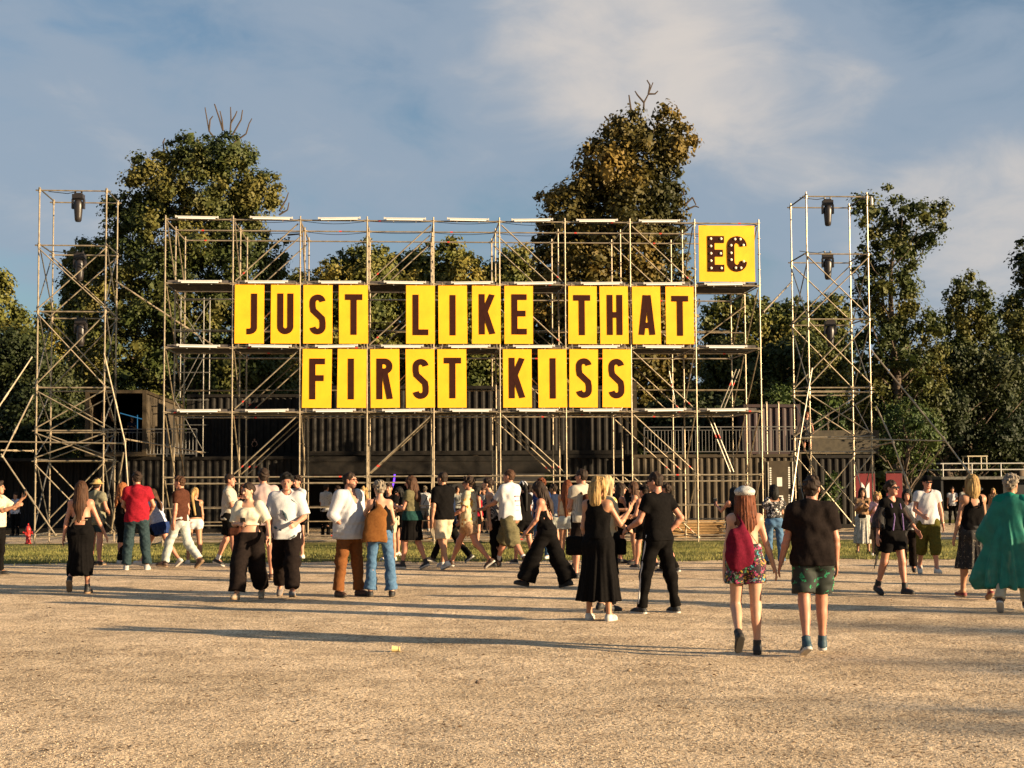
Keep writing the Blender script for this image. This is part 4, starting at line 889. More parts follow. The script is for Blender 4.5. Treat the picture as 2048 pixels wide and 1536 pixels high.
        for ax in range(3):
            sa = [slice(1, -1)]*3; sb = [slice(1, -1)]*3; sa[ax] = slice(0, -1); sb[ax] = slice(1, None)
            A_ = ins[tuple(sa)]; B_ = ins[tuple(sb)]; e = np.argwhere(A_ != B_); fl = A_[A_ != B_]
            off = np.array([1, 1, 1]); off[ax] = 0; e = e+off; o1, o2 = (ax+1) % 3, (ax+2) % 3
            def sh(d1, d2):
                g = e.copy(); g[:, o1] -= d1; g[:, o2] -= d2; return idx[g[:, 0], g[:, 1], g[:, 2]]
            q = np.stack([sh(1, 1), sh(0, 1), sh(0, 0), sh(1, 0)], 1); q[~fl] = q[~fl][:, ::-1]; Q.append(q)
        Q = np.concatenate(Q); Q = Q[(Q >= 0).all(1)]
        return V, Q
def v3(x, y, z): return np.array([x, y, z], dtype=float)
def nrm(v): return v/(np.linalg.norm(v)+1e-9)
def rotm(axis, deg):
    return np.array(Matrix.Rotation(R(deg), 3, Vector(axis)))
SKIN = {'fair': mat('skin_fair', (.44, .235, .15), .5, 0, 20, .06), 'tan': mat('skin_tan', (.34, .165, .092), .5, 0, 20, .06), 'rosy': mat('skin_rosy', (.39, .175, .108), .5, 0, 20, .06), 'deep': mat('skin_deep', (.24, .115, .065), .5, 0, 20, .06)}
M_eye = mat('eye_dark', (.02, .015, .012), .3); M_lip = mat('lips', (.30, .07, .055), .5)
def hairmat(name, c, c2): return mat('hair_'+name, c, .65, 0, 34, .3, .9, 70, .18, col2=c2, stretch=(1, 1, .10))
HAIR = {'black': hairmat('black', (.003, .0025, .002), (.009, .007, .005)), 'dark': hairmat('dark', (.013, .0075, .0048), (.034, .019, .011)), 'brown': hairmat('brown', (.030, .013, .006), (.075, .034, .016)),
        'auburn': hairmat('auburn', (.055, .014, .005), (.16, .046, .016)), 'red': hairmat('red', (.14, .046, .014), (.30, .11, .035)), 'blonde': hairmat('blonde', (.13, .070, .024), (.40, .26, .10)), 'grey': hairmat('grey', (.08, .062, .045), (.30, .25, .19)), 'pale': hairmat('pale', (.26, .18, .09), (.44, .33, .18))}
def cloth(name, c, c2=None, b=.35, nm=.2): return mat('cloth_'+name, c, .9, 0, 30, nm, b, 60, .06, col2=c2)
C_black = cloth('black', (.0045, .0038, .0036)); C_char = cloth('charcoal', (.011, .0075, .0065)); C_white = cloth('white', (.42, .415, .42), nm=.05); C_cream = cloth('cream', (.42, .34, .23), nm=.08)
C_brown = cloth('brown', (.055, .020, .012)); C_red = cloth('crimson', (.22, .010, .018)); C_jean = cloth('jeans', (.045, .095, .17), (.075, .14, .23)); C_djean = cloth('dark_jeans', (.014, .026, .030), (.028, .045, .050)); C_ljean = cloth('light_jeans', (.30, .32, .31), (.40, .41, .37))
C_rust = cloth('rust', (.125, .048, .017), (.155, .060, .02)); C_khaki = cloth('khaki', (.085, .075, .040), (.12, .105, .055)); C_olive = cloth('olive', (.055, .050, .010), (.075, .066, .014)); C_grey = cloth('grey', (.20, .20, .18)); C_gg = cloth('grey_green', (.16, .15, .10)); C_blue = cloth('blue', (.015, .03, .10)); C_tanc = cloth('tan', (.22, .13, .07)); C_peach = cloth('peach', (.36, .22, .13))
C_navy = cloth('navy', (.012, .018, .04)); C_pink = cloth('pink', (.6, .2, .25)); C_lite = cloth('lilac_white', (.40, .41, .48))
M_shoeb = mat('shoe_black', (.012, .011, .011), .6); M_shoew = mat('shoe_white', (.48, .46, .41), .55); M_shoebr = mat('shoe_brown', (.05, .025, .015), .6); M_sole = mat('sole_white', (.44, .41, .37), .6); M_soled = mat('sole_dark', (.03, .025, .02), .8); M_shoen = mat('shoe_teal', (.02, .05, .07), .6); M_soleb = mat('sole_tan', (.20, .13, .075), .8)
M_glass = mat('sunglass', (.006, .006, .007), .12); M_sandal = mat('sandal_red', (.14, .015, .015), .6)
LEGS = {'stand': ((2, 5, -3, 0), (-2, 5, -5, 0)), 'wide': ((3, 10, 0, 0), (-3, 10, -6, 0)), 'walkL': ((24, 2, 12, 6), (-14, 2, -38, -38)), 'walkR': ((-14, 2, -38, -38), (24, 2, 12, 6)),
        'stepL': ((13, 2, 6, 2), (-10, 2, -24, -22)), 'stepR': ((-10, 2, -24, -22), (13, 2, 6, 2)), 'liftL': ((8, 2, -48, -52), (3, 2, -2, 0)), 'liftR': ((3, 2, -2, 0), (8, 2, -48, -52)), 'strideL': ((30, 2, 22, 14), (-22, 2, -42, -36)), 'strideR': ((-22, 2, -42, -36), (30, 2, 22, 14))}
DOWN = (3, 9, 10, 5); SWF = (24, 7, 38, 2); SWB = (-24, 9, -12, 6); PHONE = (22, 8, 108, -22); POCK = (-22, 24, 22, -14); HOLD = (10, 10, 80, -30); UP = (60, 15, 140, -5)
PEOPLE = []
def person(px, fy, ty, label, head=0, sex='m', pose='stand', armL=DOWN, armR=DOWN, skin='tan', hair='short', hcol='dark', top=None, bot=None, shoe=None, lean=0, look=(0, 0), build=1.0, vox=.0135, glass=False, cap=None, beard=False, dress=None,
           feet_z=None, dep=None, seed=0, group=None, twist=0, extra=None, hlen=.3, handy=True, base=None, hgt=None):
    """builds one standing or walking person whose soles sit at (px,fy) and whose crown reaches ty"""
    seed = seed or len(PEOPLE)+5
    if base is not None: P0 = base
    else: P0 = gnd(px, fy)
    D = P0.y; zt = at(px, ty, D).z; want = hgt or zt-P0.z
    fem = sex == 'f'; H = {}
    lg = LEGS[pose] if isinstance(pose, str) else pose
    def dirv(p, s, sg): return v3(math.sin(R(s))*sg, math.sin(R(p))*math.cos(R(s)), -math.cos(R(p))*math.cos(R(s)))
    pel = v3(0, 0, 0); hipx = .088 if not fem else .092
    J = {}; low = 0
    for nm, sg, q in (('L', -1, lg[0]), ('R', 1, lg[1])):
        hp = pel+v3(sg*hipx, 0, -.02); kn = hp+dirv(q[0], q[1]*.8, sg)*.43; an = kn+dirv(q[2], q[1]*.5, sg)*.41
        fp = q[3]; to = R(8)*sg; ff = v3(math.sin(to)*math.cos(R(fp)), math.cos(to)*math.cos(R(fp)), math.sin(R(fp))); fu = nrm(v3(0, 0, 1)-ff*ff[2]); 
        J[nm] = (hp, kn, an, ff, fu); low = min(low, (an-fu*.085-ff*.05)[2], (an-fu*.085+ff*.17)[2])
    pel = v3(0, 0, -low)
    for nm in 'LR': hp, kn, an, ff, fu = J[nm]; J[nm] = (hp+pel, kn+pel, an+pel, ff, fu)
    M = rotm((0, 0, 1), twist) @ rotm((1, 0, 0), -lean); tx, ty_, tz = M[:, 0], M[:, 1], M[:, 2]
    tp_ = lambda x, y, z: pel+tx*x+ty_*y+tz*z
    sw = (.165 if not fem else .142)*(.6+.4*build)
    hy, hpz = look; HM = M @ rotm((1, 0, 0), lean*.6) @ rotm((0, 0, 1), hy) @ rotm((1, 0, 0), hpz); hx, hf, hz = HM[:, 0], HM[:, 1], HM[:, 2]
    nb = tp_(0, -.01, .53); hc = nb+tz*.075+hf*.025+hz*.095; hp_ = lambda x, y, z: hc+hx*x+hf*y+hz*z
    tot = (hc+hz*.115)[2]+(.015 if hair != 'bald' else 0); S_ = want/tot
    # ---- arms
    AR = {}
    for nm, sg, q in (('L', -1, armL), ('R', 1, armR)):
        sh = tp_(sg*sw, -.005, .485); el = sh+M @ dirv(q[0], q[1], sg)*.29; wr = el+M @ dirv(q[2], q[3], sg)*.255; AR[nm] = (sh, el, wr)
    allp = [pel, hc+hz*.16, hc-hz*.1]+[p for k in J for p in J[k][:3]]+[J[k][2]+J[k][3]*.2 for k in J]+[p for k in AR for p in AR[k]]
    lo = np.min(allp, 0)-.2; hi = np.max(allp, 0)+.2; bd = build; fb = 1.0 if not fem else .9
    def torso(s, o=0.0, legs=False, hips=True, chest=True, k=.05):
        if hips: s.cone(tp_(-.05, 0, .0), tp_(.05, 0, .0), .105*bd*(1.06 if fem else 1)+o, .105*bd*(1.06 if fem else 1)+o, .98, ty_, k=k); s.ell(tp_(0, 0, .04), (.15*bd*(1.03 if fem else 1)+o, .105*bd+o, .12+o), (tx, ty_, tz), k=k)
        if hips:
            for sg in (-1, 1): s.ell(tp_(sg*.07, -.06, -.03), (.085*bd+o, .075*bd+o, .09+o), (tx, ty_, tz), k=k)
        if chest:
            w = .132*bd*fb; s.cone(tp_(0, .005, .08), tp_(0, .008, .24), w*1.06+o, w*1.0+o, .74+.1*(bd-1), ty_, k=k)
            s.cone(tp_(0, .0, .24), tp_(0, -.004, .38), w*1.03+o, .152*fb*(.5+.5*bd)+o, .70, ty_, k=k)
            if bd > 1.15: s.ell(tp_(0, .05*bd, .13), (.13*bd+o, .11*bd+o, .14+o), (tx, ty_, tz), k=k)
            if fem:
                for sg in (-1, 1): s.ell(tp_(sg*.068, .075, .335), (.062+o, .060+o, .062+o), (tx, ty_, tz), k=.03)
    def shoulders(s, o=0.0, k=.05, frac=1):
        s.cone(tp_(-sw*.82*frac, -.01, .45), tp_(sw*.82*frac, -.01, .45), .066*fb*(.5+.5*bd)+o, .066*fb*(.5+.5*bd)+o, 1, ty_, k=k)
        for sg in (-1, 1): s.cone(tp_(0, -.02, .535), tp_(sg*sw*.9*frac, -.01, .475), .036+o, .048+o, 1, ty_, k=k)
    lr = (.088*(.55+.45*bd), .054, .034); ar = (.047*(.4+.6*bd)*fb, .037*fb, .026*fb)
    def legp(s, nm, o=(0, 0, 0), to=2.0, cap=1, k=.03, start=0):
        hp, kn, an, ff, fu = J[nm]; hp = hp+v3(0, 0, .02)
        if to <= 1: e = hp+(kn-hp)*to; s.cone(hp, e, lr[0]+o[0], lr[0]+(lr[1]-lr[0])*to+o[1], cap=cap, k=k)
        else:
            s.cone(hp, kn, lr[0]+o[0], lr[1]+o[1], k=k); e = kn+(an-kn)*(to-1); s.cone(kn, e, lr[1]*1.0+o[1], lr[1]*(2-to)+lr[2]*(to-1)+o[2], cap=cap, k=k)
    # ---- body
    s = SDF(lo, hi, vox); torso(s); shoulders(s); s.cone(tp_(0, -.015, .46), hp_(0, -.015, -.06), .056*fb*(.6+.4*bd), .050*fb*(.6+.4*bd), k=.04)
    for nm in 'LR':
        legp(s, nm, cap=0, k=.04); hp, kn, an, ff, fu = J[nm]; ld = nrm(an-kn); bk = nrm(-ff+ld*float(ff@ld)); s.ell(kn+(an-kn)*.28+bk*.018, (.050, .052, .12), (np.cross(bk, ld), bk, ld), k=.03); s.cone(an, an+ff*.12-fu*.045, .036, .028, k=.02)
        sh, el, wr = AR[nm]; s.ell(sh, (ar[0]*1.15,)*3, (tx, ty_, tz), k=.05); s.cone(sh, el, ar[0], ar[1], k=.02); s.cone(el, el+(wr-el)*.3, ar[1], ar[1]*1.03, k=.02); s.cone(el+(wr-el)*.3, wr, ar[1]*1.03, ar[2], k=.02)
    V, Q = s.mesh(); VV = [V]; QQ = [Q]; MI = [np.zeros(len(Q), int)]
    # ---- head
    s = SDF(np.minimum(hc-.17, hc-.17), hc+.17, .0065 if vox < .017 else .010); ax = (hx, hf, hz)
    s.ell(hp_(0, -.012, .025), (.074, .092, .090), ax); s.ell(hp_(0, .02, -.035), (.058, .066, .078), ax, k=.03); s.cone(hp_(-.018, .055, -.090), hp_(.018, .055, -.090), .022, .022, k=.025)
    s.cone(tp_(0, -.01, .50), hp_(0, -.02, -.045), .052*fb*(.6+.4*bd), .050*fb*(.6+.4*bd), k=.02)
    s.cone(hp_(0, .082, .008), hp_(0, .105, -.026), .008, .013, k=.012); s.cone(hp_(-.03, .078, .022), hp_(.03, .078, .022), .010, .010, k=.012)
    for sg in (-1, 1):
        s.ell(hp_(sg*.029, .091, .004), (.015, .010, .009), ax, k=.01, op='sub'); s.ell(hp_(sg*.029, .079, .004), (.0115,)*3, ax, k=.004); s.ell(hp_(sg*.075, -.008, -.008), (.009, .019, .030), ax, k=.008)
    s.ell(hp_(0, .083, -.058), (.024, .010, .009), ax, k=.006)
    V, Q = s.mesh(); C_ = V[Q].mean(1); mi = np.zeros(len(Q), int); rel = C_-hc; lx, ly, lz = rel@hx, rel@hf, rel@hz
    for sg in (-1, 1): mi[(np.abs(lx-sg*.029) < .0085) & (np.abs(lz-.004) < .0055) & (ly > .075)] = 1
    for sg in (-1, 1): mi[(np.abs(lx-sg*.031) < .017) & (np.abs(lz-.0225-.0) < .0045) & (ly > .07)] = 3
    mi[(np.abs(lx) < .021) & (np.abs(lz+.058) < .0065) & (ly > .08)] = 2
    if beard: mi[(lz < -.045) & (ly > -.01) & (lz > -.125) & (mi == 0) & ~((np.abs(lx) < .026) & (lz > -.066))] = 4
    VV.append(V); QQ.append(Q); MI.append(mi)
    # ---- hands
    hands = {}
    for nm, sg in (('L', -1), ('R', 1)):
        sh, el, wr = AR[nm]; d = nrm(wr-el); q = armL if nm == 'L' else armR
        bent = q[2] > 45; inw = -tx*sg; n_ = inw if not bent else (nrm(inw*.5-tz*.2+ty_*-.3) if True else inw)
        n_ = nrm(n_-d*float(n_@d)); l_ = np.cross(d, n_)*1.0   # lateral axis
        if float(l_@(ty_ if not bent else tz)) < 0: l_ = -l_   # thumb side forwards/up
        pc = wr+d*.045; hands[nm] = wr+d*.095+n_*.02
        if vox > .0165: VV_ = None; s = SDF(wr-.13, wr+.13+d*.03, .010); s.cone(wr-d*.02, wr+d*.03, .025, .03, .6, n_, k=.02); s.cone(wr+d*.05, wr+d*.12+n_*.03, .028, .018, .6, n_, k=.02); s.cone(wr+d*.03+l_*.03, wr+d*.08+l_*.045, .012, .009, k=.01)
        else:
            s = SDF(wr-.16, wr+.16+d*.05, .006); s.cone(wr-d*.03, wr+d*.02, ar[2]+.001, .026, .75, n_, k=.02); s.ell(pc+d*.005, (.040, .015, .050), (l_, n_, d), k=.02)
            cu = .75 if bent else .35
            for i, (off, ln) in enumerate(((.027, .070), (.010, .078), (-.008, .073), (-.025, .058))):
                b0 = pc+d*.038+l_*off; d1 = nrm(d+n_*cu*.5+l_*off*.9); m1 = b0+d1*ln*.5; d2 = nrm(d+n_*cu*1.6+l_*off*.5); e1 = m1+d2*ln*.5; s.cone(b0, m1, .0088, .0082, k=.004); s.cone(m1, e1, .0082, .0068, k=.004)
            t0 = pc-d*.015+l_*.030; t1 = t0+nrm(d*.8+l_*.7+n_*.3)*.036; t2 = t1+nrm(d*1+l_*.2+n_*.5)*.030; s.cone(t0, t1, .011, .0095, k=.01); s.cone(t1, t2, .0095, .0075, k=.004)
        V, Q = s.mesh(); VV.append(V); QQ.append(Q); MI.append(np.zeros(len(Q), int))
    def emit(name, s_or, mats, par, mi=None, smooth=True, gpar=False):
        if isinstance(s_or, SDF): V, Q = s_or.mesh()
        else: V, Q = s_or
        if len(V) == 0: return None
        me = mk_mesh(name, V*S_, Q, mats, mi, smooth); return link(name, me, par)
    root = thing('person', P0, label, 'person', group or 'festival visitors', R(head))
    off = 0; V_ = []; Q_ = []
    for V, Q in zip(VV, QQ): V_.append(V); Q_.append(Q+off); off += len(V)
    body = emit('body', (np.concatenate(V_), np.concatenate(Q_)), [SKIN[skin], M_eye, M_lip, HAIR[hcol], mat('beard_stubble', (.12, .055, .035), .8)], root, np.concatenate(MI))
    gv = min(vox, .012)
    # ---- garments
    def g_top(t):
        s = SDF(np.min([tp_(-.35, -.3, -.35), tp_(.35, .3, .6)]+[p for k in AR for p in AR[k]], 0)-.1, np.max([tp_(-.35, -.3, -.35), tp_(.35, .3, .6)]+[p for k in AR for p in AR[k]], 0)+.1, gv)
        lo_ = t.get('loose', .02)+(.006 if fem else 0); kind = t.get('kind', 'tee'); hem = t.get('hem', -.04)
        torso(s, lo_, k=.06)
        if hem < -.02:
            w = .145*bd+lo_+t.get('flare', .0)
            s.cone(tp_(0, 0, .16), tp_(0, 0, hem-.02), .135*bd+lo_, w, .80, ty_, k=.05)
            if t.get('boxy'): s.cone(tp_(0, 0, .36), tp_(0, 0, hem-.02), .16*bd+lo_, w+.02, .78, ty_, k=.05)
        if kind == 'tee': shoulders(s, lo_*.75, k=.05); s.cone(tp_(0, -.01, .5), tp_(0, -.01, .545), .06, .058, k=.03)
        if kind == 'tank': shoulders(s, .012, k=.03, frac=.62)
        s.wrinkle(t.get('wr', .007)*1.35, 26, seed, .6); s.wrinkle(.0055, 55, seed+2, .5)
        s.plane(tp_(0, 0, hem), -tz)
        if kind == 'tank' or kind == 'tube':
            for sg in (-1, 1): s.cone(tp_(sg*(sw+.045), -.2, .46), tp_(sg*(sw+.045), .2, .46), .085, .085, op='sub', k=.001)
        if kind == 'tube': s.plane(tp_(0, 0, t.get('top', .38)), tz)
        if kind == 'off': s.cone(tp_(-.2, -.01, .40), tp_(.2, -.01, .40), .075, .075, k=.03); s.plane(tp_(0, 0, .455), tz)
        s.cone(tp_(0, .02, .50), tp_(0, .035, .62), t.get('neck', .058), .075, op='sub', k=.001)
        if t.get('vneck'): s.cone(tp_(0, .14, .42), tp_(0, .1, .6), .05, .09, op='sub', k=.001)
        if t.get('back'): zz, rr = t['back']; s.ell(tp_(0, -.14, zz), (rr*.75, .13, rr), (tx, ty_, tz), op='sub', k=.001)
        sl_ = t.get('sleeve', .5 if kind in ('tee', 'off') else 0)
        if sl_:
            for nm in 'LR':
                sh, el, wr = AR[nm]; o = t.get('sl_loose', .022)
                if sl_ <= 1: s.cone(sh, sh+(el-sh)*sl_, ar[0]+o, ar[0]+(ar[1]-ar[0])*sl_+o*1.25, cap=1, k=.04)
                else: s.cone(sh, el, ar[0]+o, ar[1]+o, k=.04); s.cone(el, el+(wr-el)*(sl_-1), ar[1]+o, ar[2]+o+t.get('bell', 0), cap=1, k=.02)
        return s
    def g_bot(b):
        kind = b['kind']; s = SDF(v3(lo[0], lo[1], -.05), v3(hi[0], hi[1], pel[2]+.35), gv); torso(s, .014, chest=False, k=.05); w = b.get('waist', .10)
        s.cone(tp_(0, .003, .03), tp_(0, .005, .14), .128*bd+.012, .122*bd+.012, .80, ty_, k=.05)
        if kind in ('pants', 'shorts'):
            o = b.get('o', (.02, .02, .02)); to = b.get('to', 1.93 if kind == 'pants' else .7)
            for nm in 'LR': legp(s, nm, o, to, k=.035)
            s.wrinkle(b.get('wr', .007)*1.3, 24, seed+9, 1.5); s.wrinkle(.0055, 52, seed+4, 2.2)
            if kind == 'pants' and o[2] < .04:
                for nm in 'LR': hp, kn, an, ff, fu = J[nm]; s.cone(kn+(an-kn)*.8, an, lr[2]+o[2]+.012, lr[2]+o[2]+.016, cap=1, k=.02)
        else:
            hz_ = b['hem']; rh = b.get('r', .2); c = (J['L'][2]+J['R'][2])/2 if hz_ < .35 else (J['L'][1]+J['R'][1])/2; e = v3(c[0]*.7, c[1]*.7+b.get('sweep', 0), hz_); top_ = tp_(0, 0, .06)
            s.cone(top_, e, .135*bd, rh, b.get('ky', .85), v3(0, 1, 0), cap=1, k=.05)
            for nm in 'LR':
                hp, kn, an, ff, fu = J[nm]; t = (hp[2]-hz_)/max(1e-3, hp[2]-kn[2])
                if t <= 1: s.cone(hp, hp+(kn-hp)*t, lr[0]+.015, lr[0]+.01, cap=0, k=.08)
                else: s.cone(hp, kn, lr[0]+.015, lr[1]+.03, k=.08); s.cone(kn, kn+(an-kn)*min(1, t-1), lr[1]+.03, lr[1]+.02, k=.08)
            X, Y, Z = s.x[:, None, None], s.y[None, :, None], s.z[None, None, :]; th = np.arctan2(Y-f32(e[1]), X-f32(e[0])); tt = np.clip((top_[2]-Z)/(top_[2]-hz_), 0, 1)
            s.F = s.F+(f32(b.get('fold', .014))*tt*(np.sin(th*11+seed+2*tt)+.6*np.sin(th*19+1.7*seed))).astype(f32); s.plane((0, 0, hz_), (0, 0, -1))
            if b.get('slit'): pass
        s.plane(tp_(0, 0, w), tz); return s
    tops = [] if top is None else (top if isinstance(top, list) else [top])
    for t in tops:
        s = g_top(t); V, Q = s.mesh(); o_ = emit(t.get('name', 'shirt'), (V, Q), t['m'], root)
    if bot: emit(bot.get('name', {'pants': 'trousers', 'shorts': 'shorts', 'skirt': 'skirt'}[bot['kind']]), g_bot(bot), bot['m'], root)
    # ---- shoes
    if shoe:
        sm, so, kind = shoe[:3]
        for nm in 'LR':
            hp, kn, an, ff, fu = J[nm]; s = SDF(an-.26, an+.26, .009 if vox < .017 else .013); sd_ = np.cross(ff, fu); big = .004 if kind != 'boot' else .008
            s.cone(an-fu*.046-ff*.025, an-fu*.052+ff*.11, .040+big, .038+big, k=.02); s.cone(an-fu*.052+ff*.08+sd_*.005, an-fu*.058+ff*.152, .038+big, .030+big, .9, fu, k=.02); s.cone(an-fu*.03+ff*.0, an-fu*.03+ff*.06, .036+big, .030, k=.02)
            if kind in ('high', 'boot', 'sneak', 'low'): h_ = {'high': .06, 'boot': .09, 'sneak': .01, 'low': -.01}[kind]; s.cone(an-fu*.03, an+(kn-an)*.01+fu*h_, .040+big, .041+big*.8, cap=1, k=.02)
            if kind in ('sneak', 'boot', 'high', 'low'): s.cone(an-fu*.083-ff*.02, an-fu*.083+ff*.13, .046+big, .046+big, .9, sd_, k=.005)
            if kind == 'sandal': s.F = s.F+0; s.ell(an+fu*.01+ff*.05, (.10, .12, .055), (sd_, ff, fu), op='sub')
            s.plane(an-fu*.088, -fu); V, Q = s.mesh(); c = V[Q].mean(1)-an; hgt = c@fu; mi = (hgt < (-.060 if kind != 'boot' else -.058)).astype(int)
            if kind == 'stripe' or shoe[0] is M_shoew and len(shoe) > 3: mi[(hgt > -.055) & (np.abs(((c@ff)-.045) % .026-.013) < .0045) & (np.abs(c@sd_) > .02) & ((c@ff) > .0) & ((c@ff) < .09) & (hgt < -.0)] = 2
            emit('shoe', (V, Q), [sm, so, M_shoeb], root, mi)
            if len(shoe) > 3 and shoe[3] == 'sock':
                s = SDF(an-.16, an+.2, .010); s.cone(an-fu*.02, an+(kn-an)*.24, .040, .045, cap=1); emit('sock', s, C_white, root)
    # ---- hair
    hm = HAIR[hcol]; hv = .0085 if vox < .017 else .012
    if hair != 'bald':
        tl = tp_(0, -.1, .5-hlen-.2); bb = [hc-.2, hc+.2, tl-.12, tl+.12, tp_(.25, .15, .4), tp_(-.25, -.25, .4)]; s = SDF(np.min(bb, 0) if hlen and hair not in ('short', 'curly', 'fade') else hc-.2, np.max(bb, 0) if hair not in ('short', 'curly', 'fade') else hc+.2, hv)
        e = {'short': .010, 'fade': .005, 'curly': .024}.get(hair, .015)
        s.ell(hp_(0, -.018 if hair in ('short', 'fade', 'bun', 'pony') else -.014, .03), (.076+e, .093+e, .092+e), ax)
        if hair == 'short': s.ell(hp_(.01, .03, .105), (.050, .05, .028), ax, k=.03); 
        if hair == 'curly': s.ell(hp_(0, .05, .085), (.06, .045, .045), ax, k=.03)
        s.wrinkle({'short': .012, 'fade': .006, 'curly': .014}.get(hair, .005), 90 if hair != 'curly' else 110, seed)
        if hair in ('long', 'bob', 'waves', 'wavybob'): s.ell(hp_(0, .120, -.030), (.074, .082, .098), ax, op='sub', k=.001)
        else:
            X, Y, Z = s.x[:, None, None], s.y[None, :, None], s.z[None, None, :]
            def pl(p, n): return (X-f32(p[0]))*f32(n[0])+(Y-f32(p[1]))*f32(n[1])+(Z-f32(p[2]))*f32(n[2])
            p1_ = pl(hp_(0, .0, .022), nrm(-hz+hf*.66)); k_ = .030; h_ = np.maximum(k_-np.abs(s.F-p1_), 0)/k_; s.F = (np.maximum(s.F, p1_)+h_*h_*k_*.25).astype(f32)
            s2 = SDF((0, 0, 0), (.01, .01, .01), hv); s2.x, s2.y, s2.z, s2.F = s.x, s.y, s.z, np.full_like(s.F, 1.0)
            s2.ell(hp_(0, -.012, .025), (.0785, .0965, .0945), ax); s2.ell(hp_(0, -.03, -.03), (.066, .070, .075), ax, k=.02); s2.wrinkle(.004, 130, seed)
            s2.F = np.maximum(s2.F, pl(hp_(0, .012, -.008), nrm(-hz+hf*.86))).astype(f32); s.F = np.minimum(s.F, s2.F)
        if hair in ('short', 'fade', 'curly', 'bun', 'pony'):
            s.plane(hp_(0, -.07, -.075 if hair != 'fade' else -.065), nrm(-hz-hf*.30)); 
            for sg in (-1, 1): s.ell(hp_(sg*.085, .0, -.03), (.03, .032, .045), ax, op='sub', k=.001)
        wv = hair == 'wavybob'; hair = 'bob' if wv else hair
        if hair in ('long', 'bob', 'waves', 'halfup'):
            Ln = {'bob': .16}.get(hair, hlen); w0 = .078 if hair != 'bob' else .085
            s.cone(hp_(0, -.05, .02), hp_(0, -.075, -.09), .085, .088, .75, hf, k=.03)
            if hair != 'bob':
                p1 = tp_(0, -.125*bd, .42); p2 = tp_(0, -.135*bd-.01, .50-Ln); s.cone(hp_(0, -.075, -.08), p1, .084, .085, .50, ty_, k=.03); s.cone(p1, p2, .085, .030, .42, ty_, k=.03); s.cone(p1+tx*.03, p2+tx*.03+tz*.05, .045, .015, .5, ty_, k=.03)
                for sg in (-1, 1): s.cone(hp_(sg*.075, -.02, 0), tp_(sg*.095, -.05, .44), .03, .038, k=.03)
            else:
                s.cone(hp_(0, -.075, -.06), hp_(0, -.065, -.165 if not wv else -.19), .09, .078, .7, hf, k=.03)
            for sg in (-1, 1): s.cone(hp_(sg*.078, .015, .02), hp_(sg*.082, .01, -.10-(.03 if hair == 'bob' else .06)), .024, .028, k=.02)
            # strands: vertical ripples
            X, Y, Z = s.x[:, None, None], s.y[None, :, None], s.z[None, None, :]; th = np.arctan2(Y-f32(hc[1]), X-f32(hc[0])); s.F = s.F+(f32(.0030)*(np.sin(th*31+seed+6*Z)+.8*np.sin(th*47+2*seed+11*Z))).astype(f32)
            if hair == 'waves' or wv: s.wrinkle(.014, 44, seed+3)
            s.ell(hp_(0, .115, -.035), (.066, .08, .088), ax, op='sub', k=.001)
        if hair == 'bun': s.ell(hp_(0, -.125, .02), (.042, .04, .042), ax, k=.015)
        if hair == 'pony': s.cone(hp_(0, -.10, .03), hp_(0, -.14, -.08), .035, .04, k=.02); s.cone(hp_(0, -.14, -.08), tp_(0, -.13, .5-hlen), .04, .025, k=.02)
        emit('hair', s, hm, root)
    if cap:
        cm, ck = cap; s = SDF(hc-.22, hc+.22, .008); s.ell(hp_(0, -.012, .035), (.094, .112, .102), ax)
        if ck == 'bucket': s.plane(hp_(0, 0, .035), -hz); s.cone(hp_(0, -.01, .015), hp_(0, -.01, .045), .155, .115, cap=1, caps=1, k=.02)
        elif ck == 'news': s.plane(hp_(0, 0, .02), nrm(-hz-hf*.2)); s.ell(hp_(0, -.03, .07), (.112, .125, .055), ax, k=.02)
        else: s.plane(hp_(0, 0, .03), -hz)
        if ck == 'cap': s.ell(hp_(0, .125, .042), (.068, .085, .012), ax, k=.01)
        if ck == 'back': s.ell(hp_(0, -.125, .035), (.065, .075, .012), ax, k=.01)
        emit('cap' if ck != 'bucket' else 'sun_hat', s, cm, root)
    if glass:
        g = MB(); sv = lambda p: Vector([float(c) for c in p*S_]); AXH = (Vector(hx.tolist()), Vector(hf.tolist()), Vector(hz.tolist()))
        for sg in (-1, 1):
            if glass != 'clear': g.box(sv(hp_(sg*.030, .100, .006)), (.046*S_, .008, .032*S_), ax=AXH)
            else: g.box(sv(hp_(sg*.030, .101, .020)), (.046*S_, .006, .006), ax=AXH); g.box(sv(hp_(sg*.030, .101, -.008)), (.040*S_, .004, .003), ax=AXH)
            g.box(sv(hp_(sg*.072, .045, .012)), (.006, .11*S_, .010), ax=AXH)
        g.box(sv(hp_(0, .101, .013)), (.02, .006, .006), ax=AXH); me = mk_mesh('sunglasses' if glass != 'clear' else 'glasses', g.V, g.F, M_glass); link('sunglasses' if glass != 'clear' else 'glasses', me, root)
    ctx = dict(root=root, tp=tp_, tx=tx, ty=ty_, tz=tz, hp=hp_, J=J, AR=AR, S=S_, emit=emit, pel=pel, bd=bd, ar=ar, lr=lr, hands=hands, sw=sw, ax=ax, gv=gv, seed=seed, hx=hx, hf=hf, hz=hz, torso=torso)
    MR = Matrix.Translation(P0) @ Matrix.Rotation(R(head), 4, 'Z'); ctx['W'] = lambda p: MR @ Vector([float(c)*S_ for c in p]); ctx['WR'] = R(head); ctx['P0'] = P0
    PEOPLE.append(ctx)
    return ctx
